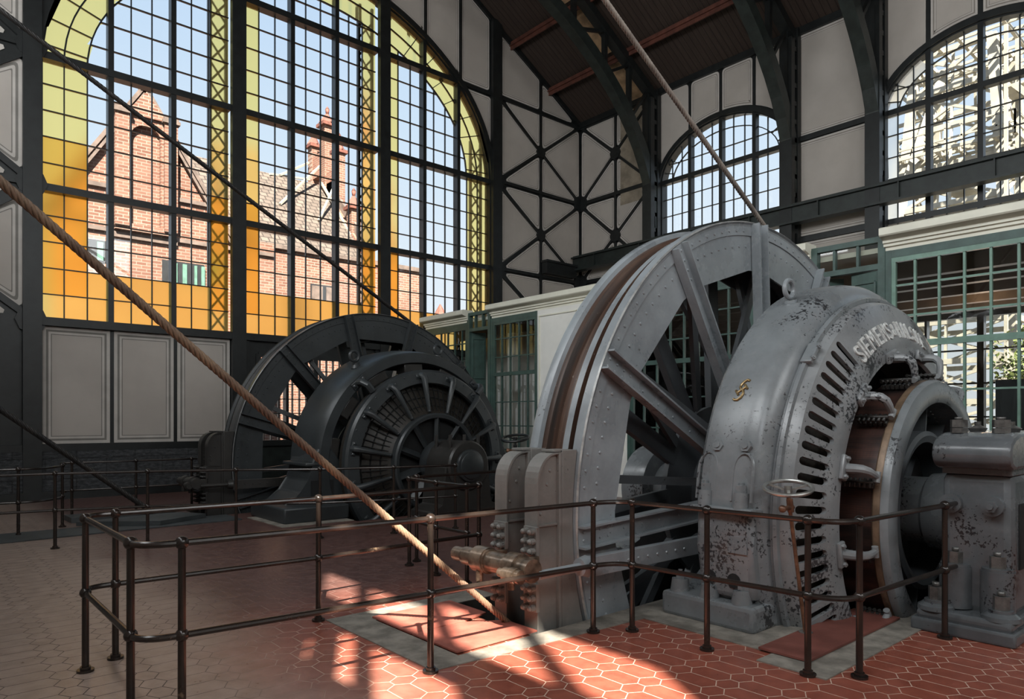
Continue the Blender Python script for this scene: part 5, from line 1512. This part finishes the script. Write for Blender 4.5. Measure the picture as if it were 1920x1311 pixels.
bwin(B1, 7.75, 9.35, 29.97, 7.0, 7.95, ((8.10, 8.3), (8.5, 8.66), (8.95, 9.05), (9.22, 9.35)))
bwin(B1, 4.9, 5.95, 29.97, 7.55, 8.35, ((5.0, 5.15), (5.5, 5.7)))
B2 = thing('brick_building', 'long brick building with grey tiled roof and brick chimneys outside the middle window bay', 'building', (15, 32, -.3))
mb = MB(); mb.box((10.7, 32, -.3), (21.2, 32.5, 9.75)); mb.build('front_wall', M['brick'], B2)
mb = MB(); mb.box((10.7, 31.85, 9.62), (18.2, 32.1, 9.80)); mb.box((18.3, 31.9, 9.6), (21.25, 32.6, 9.82)); mb.build('cornice', M['coping'], B2)
mb = MB(); mb.hexa([(10.7, 32.0, 9.75), (18.0, 32.0, 9.75), (18.0, 37.4, 15.0), (10.7, 37.4, 15.0), (10.7, 32.3, 9.6), (18.0, 32.3, 9.6), (18.0, 37.4, 14.7), (10.7, 37.4, 14.7)])
mb.hexa([(10.7, 37.4, 15.0), (18.0, 37.4, 15.0), (18.0, 43, 9.6), (10.7, 43, 9.6), (10.7, 37.4, 14.7), (18.0, 37.4, 14.7), (18.0, 43, 9.4), (10.7, 43, 9.4)])
mb.build('tiled_roof', M['tiles'], B2)
mb = MB(); mb.prism([(18.0, 32.1, 0), (18.0, 42.8, 0), (18.0, 42.8, 9.8), (18.0, 37.4, 15.3), (18.0, 32.1, 10.0)], (.5, 0, 0)); mb.build('side_gable_wall', M['brick_y'], B2)
mb = MB(); mb.bar((18.2, 32.0, 10.1), (18.2, 37.4, 15.4), .6, .15, (1, 0, 0)); mb.build('gable_coping', M['coping'], B2)
for y, z0, z1, w in ((38.7, 13.8, 17.6, .52), (37.0, 14.6, 18.3, .62), (35.6, 13.3, 16.4, .5), (33.9, 11.2, 12.9, .55), (32.75, 9.7, 10.3, .5), (39.6, 13.4, 14.6, .5)):
    mb = MB(); mb.box((18.25 - w / 2, y - w / 2, z0 - 1.2), (18.25 + w / 2, y + w / 2, z1)); p = mb.build('chimney', M['brick'], B2)
    mb = MB(); c = Vector((18.25, y, z1))
    mb.box(tuple(c + Vector((-w * .75, -w * .75, -.08))), tuple(c + Vector((w * .75, w * .75, .10)))); mb.cyl(c + Vector((0, 0, .1)), c + Vector((0, 0, .72)), w * .85, 4, .07, smooth=False); mb.cyl(c + Vector((0, 0, .65)), c + Vector((0, 0, .95)), .08, 6, .12); mb.cyl(c + Vector((0, 0, .95)), c + Vector((0, 0, 1.12)), .12, 6, .02)
    mb.build('chimney_cap', M['terracotta'], p)
mb = MB(); mb.box((18.05, 35.6, 14.2), (18.45, 38.6, 14.9)); mb.box((18.05, 36.9, 15.6), (18.45, 38.6, 16.9)); mb.box((18.05, 35.5, 13.4), (18.45, 37.0, 15.5)); mb.build('gable_tracery', M['brick_y'], B2)
mb = MB()
for p, q in (((17.9, 37.2, 16.0), (14.6, 34.9, 12.65)), ((17.9, 38.7, 16.6), (15.6, 37.3, 15.0)), ((17.9, 38.6, 15.6), (15.0, 37.2, 14.9)), ((17.9, 35.6, 14.3), (16.4, 34.2, 12.0)), ((17.9, 37.0, 15.0), (18.0, 33.7, 11.4))): mb.bar(p, q, .12, .10)
mb.build('roof_strut', M['white_steel'], B2)
bwin(B2, 14.9, 16.3, 31.98, 7.3, 8.2, ((14.95, 15.5), (15.7, 16.2)), M['cabinet'])
for x, y, z in ((42.6, 60.5, 12.2), (46.4, 60.5, 12.6)):
    t = thing('distant_spire', 'tiny red pointed roof turret above the cabin cornice, %s' % ('left one of two' if x < 44 else 'right one of two'), 'turret', (x, y, 0), 'distant red turrets')
    mb = MB(); mb.box((x - .6, y - .6, -.3), (x + .6, y + .6, z)); mb.build('turret_shaft', M['brick'], t)
    mb = MB(); mb.cyl((x, y, z), (x, y, z + 1.5), .9, 8, .05, smooth=False); mb.build('turret_roof', M['terracotta'], t)
# steel headframe
HT = thing('winding_tower', 'pale steel lattice winding tower with stairs outside the right arched window', 'tower', (41, 12.3, -.3))
tx, ty = 42.0, 12.2
Ht = 20.5
def corner(i, z):
    w = 3.2 - 1.5 * z / Ht
    return Vector((tx + (w if i in (1, 2) else -w), ty + (w if i in (2, 3) else -w), z))
for i in range(4):
    mb = MB(); mb.bar(corner(i, -.3), corner(i, Ht), .42, .42)
    mb.build('leg', M['white_steel'], HT)
zs = [0.5 + 2.0 * k for k in range(11)]
for i in range(4):
    j = (i + 1) % 4
    mb = MB()
    for k, z in enumerate(zs):
        mb.bar(corner(i, z), corner(j, z), .22, .26)
        if k + 1 < len(zs):
            mb.bar(corner(i, z), corner(j, zs[k + 1]), .14, .14); mb.bar(corner(j, z), corner(i, zs[k + 1]), .14, .14)
            mb.bar((corner(i, z) + corner(j, z)) / 2, (corner(i, zs[k + 1]) + corner(j, zs[k + 1])) / 2, .12, .12)
    mb.build('bracing', M['white_steel'], HT)
for z, w in ((20.4, 3.4), (15.0, 2.9), (9.0, 3.2)):
    mb = MB()
    for k in range(8):
        f = -w + 2 * w * k / 7
        mb.box((tx - w, ty + f - .07, z), (tx + w, ty + f + .07, z + .2)); mb.box((tx + f - .05, ty - w, z + .02), (tx + f + .05, ty + w, z + .16))
    for k in range(9):
        f = -w + 2 * w * k / 8
        for a, b in ((f, -w), (f, w), (-w, f), (w, f)): mb.box((tx + a - .04, ty + b - .04, z), (tx + a + .04, ty + b + .04, z + 1.1))
    for zz in (.55, 1.1):
        for a in (-w, w): mb.box((tx - w, ty + a - .04, z + zz - .04), (tx + w, ty + a + .04, z + zz + .04)); mb.box((tx + a - .04, ty - w, z + zz - .04), (tx + a + .04, ty + w, z + zz + .04))
    mb.build('platform', M['white_steel'], HT)
z = -.3; s = 1
while z < 19:
    mb = MB()
    x0 = tx - 3.9
    ya, yb = (ty - 4.6 - (1.5 if s < 0 else 0), ty - 2.6)
    ya, yb = ty - 6.0, ty - 3.2
    p, q = (Vector((x0, ya, z)), Vector((x0, yb, z + 3.4))) if s > 0 else (Vector((x0 + 1.0, yb, z)), Vector((x0 + 1.0, ya, z + 3.4)))
    for dx in (-.4, .4):
        mb.bar(p + Vector((dx, 0, 0)), q + Vector((dx, 0, 0)), .10, .25); mb.bar(p + Vector((dx, 0, 1)), q + Vector((dx, 0, 1)), .06, .06)
    for k in range(13): c = p.lerp(q, (k + .5) / 13); mb.box((c.x - .4, c.y - .13, c.z), (c.x + .4, c.y + .13, c.z + .05))
    mb.box((x0 - .4, min(q.y, q.y) - .5, z + 3.35), (x0 + 1.5, q.y + .5, z + 3.45))
    mb.build('stair_flight', M['white_steel'], HT)
    z += 3.4; s = -s
mb = MB()
for x in (tx - 4.3, tx - 2.5):
    for y in (ty - 6.4, ty - 2.9): mb.bar((x, y, -.3), (x, y, 19.5), .14, .14)
mb.build('stair_posts', M['white_steel'], HT)
mb = MB()
for y in (ty + 1.5, ty + 4.0):
    mb.bar((tx - 1.5, y - 1.0, 19.5), (tx - 4.0, y + 4.5, -.3), .45, .45)
for k in range(9):
    f0, f1 = k / 9, (k + 1) / 9
    a = Vector((tx - 1.5, ty + .5, 19.5)).lerp(Vector((tx - 4.0, ty + 6.0, -.3)), f0); b = Vector((tx - 1.5, ty + 3.0, 19.5)).lerp(Vector((tx - 4.0, ty + 8.5, -.3)), f1)
    mb.bar(a, b, .16, .16); a2 = Vector((tx - 1.5, ty + 3.0, 19.5)).lerp(Vector((tx - 4.0, ty + 8.5, -.3)), f0); mb.bar(a, a2, .16, .16); mb.bar(a2, Vector((tx - 1.5, ty + .5, 19.5)).lerp(Vector((tx - 4.0, ty + 6.0, -.3)), f1), .16, .16)
mb.build('raking_strut', M['white_steel'], HT)
mb = MB()
for k in range(6):
    z = 10.2 + k * .8
    mb.box((tx - .7, ty - .6, z), (tx + .6, ty + .5, z + .3))
mb.build('machinery_deck', M['white_steel'], HT)
def tree(label, x, y, h, r):
    t = thing('tree', label, 'tree', (x, y, -.3))
    mb = MB(); mb.tube([(x, y, -.3), (x + .1, y, h * .4), (x, y + .1, h * .75)], [.16, .12, .05], 8)
    for k in range(6): a = k * 1.05; mb.cyl((x, y, h * .35 + k * .15), (x + math.cos(a) * r * .6, y + math.sin(a) * r * .6, h * .6 + k * .2), .05, 6, .02)
    mb.build('trunk', M['bark'], t)
    mb = MB()
    for k in range(2600):
        u, v, w = random.gauss(0, 1), random.gauss(0, 1), random.gauss(0, 1)
        l = math.sqrt(u * u + v * v + w * w); rr = r * random.uniform(.35, 1) * (1 + .25 * math.sin(3 * u / l + 2 * w / l))
        c = Vector((x + u / l * rr, y + v / l * rr, h * .68 + w / l * rr * .8))
        a = Vector((random.gauss(0, 1), random.gauss(0, 1), random.gauss(0, 1))).normalized() * .11; b = a.cross(Vector((random.gauss(0, 1), random.gauss(0, 1), 1))).normalized() * .07
        mb.poly([c - a, c + b, c + a, c - b])
    mb.build('foliage', M['leaf'], t, recalc=False)
tree('sunlit green tree seen through the lower glass at the right edge', 33.0, 6.6, 5.2, 2.0)

# ================================================================== LIGHT
W = bpy.data.worlds.new('sky'); SC.world = W; W.use_nodes = True
nt = W.node_tree; nt.nodes.clear()
out = nt.nodes.new('ShaderNodeOutputWorld'); bg = nt.nodes.new('ShaderNodeBackground'); tc = nt.nodes.new('ShaderNodeTexCoord'); sp = nt.nodes.new('ShaderNodeSeparateXYZ'); rp = nt.nodes.new('ShaderNodeValToRGB')
el = rp.color_ramp.elements
for k, (p, c) in enumerate(((0.0, (0.92, 0.95, 0.97)), (0.12, (0.86, 0.93, 0.985)), (0.32, (0.72, 0.86, 0.985)), (0.75, (0.36, 0.58, 0.90)))):
    e = el[k] if k < 2 else el.new(p)
    e.position = p; e.color = (*c, 1)
nt.links.new(tc.outputs['Generated'], sp.inputs[0]); nt.links.new(sp.outputs[2], rp.inputs[0]); nt.links.new(rp.outputs[0], bg.inputs[0])
bg.inputs[1].default_value = 1.05
nt.links.new(bg.outputs[0], out.inputs[0])
def light(name, typ, loc, direction, energy, color, **kw):
    l = bpy.data.lights.new(name, typ); l.energy = energy; l.color = color
    for k, v in kw.items(): setattr(l, k, v)
    o = bpy.data.objects.new(name, l); COL.objects.link(o); o.location = loc
    o.rotation_euler = Vector(direction).to_track_quat('-Z', 'Y').to_euler()
    return o
SUN = Vector((0.50, 0.90, -1.0))
light('sun', 'SUN', (-10, -20, 30), SUN, 28.0, (1.0, 0.92, 0.79), angle=R(0.55))
DAY = (0.93, 0.975, 1.0)
for y, e in ((-5.5, 400), (1.0, 560), (7.0, 460), (13.0, 340)):
    light('daylight_fill', 'AREA', (XL + .06, y, 9.05), (1, 0, 0), e, DAY, shape='RECTANGLE', size=4.8, size_y=3.3)  # unseen area lamps added as fill for daylight along the left wall
light('cabin_warm_fill', 'POINT', (15.9, 4.3, 3.45), (0, 0, 1), 26, (1.0, 0.66, 0.42), shadow_soft_size=.12)  # bodiless warm light added to brighten the cabin ceiling
light('cabin_daylight', 'AREA', (XR - .15, 5.0, 2.5), (-1, 0, .35), 60, DAY, shape='RECTANGLE', size=4.0, size_y=2.8)
light('daylight_back_fill', 'AREA', (6.0, YB + .06, 9.0), (0, 1, -.15), 760, DAY, shape='RECTANGLE', size=7.0, size_y=5.0)  # area lamp added to light the machine fronts; back wall has no window

# ================================================================== CAMERA
cam = bpy.data.cameras.new('camera'); co = bpy.data.objects.new('camera', cam); COL.objects.link(co)
cam.sensor_width = 36.0; cam.sensor_fit = 'HORIZONTAL'; cam.lens = 36.0 * 1316 / 1920; cam.shift_y = (786 - 655.5) / 1920
cam.clip_start = 0.05; cam.clip_end = 400
co.location = (0, 0, H_EYE); co.rotation_euler = (R(90), 0, -math.atan2(.656, .7547))
SC.camera = co
SC.view_settings.view_transform = 'Standard'; SC.view_settings.look = 'None'; SC.view_settings.exposure = 0.0; SC.view_settings.gamma = 1.0; SC.view_settings.use_curve_mapping = False
SC.cycles.max_bounces = 8; SC.cycles.diffuse_bounces = 4; SC.cycles.glossy_bounces = 4; SC.cycles.transmission_bounces = 6; SC.cycles.transparent_max_bounces = 16
SC.cycles.sample_clamp_indirect = 6.0; SC.cycles.caustics_reflective = False; SC.cycles.caustics_refractive = False
SC.cycles.use_denoising = True
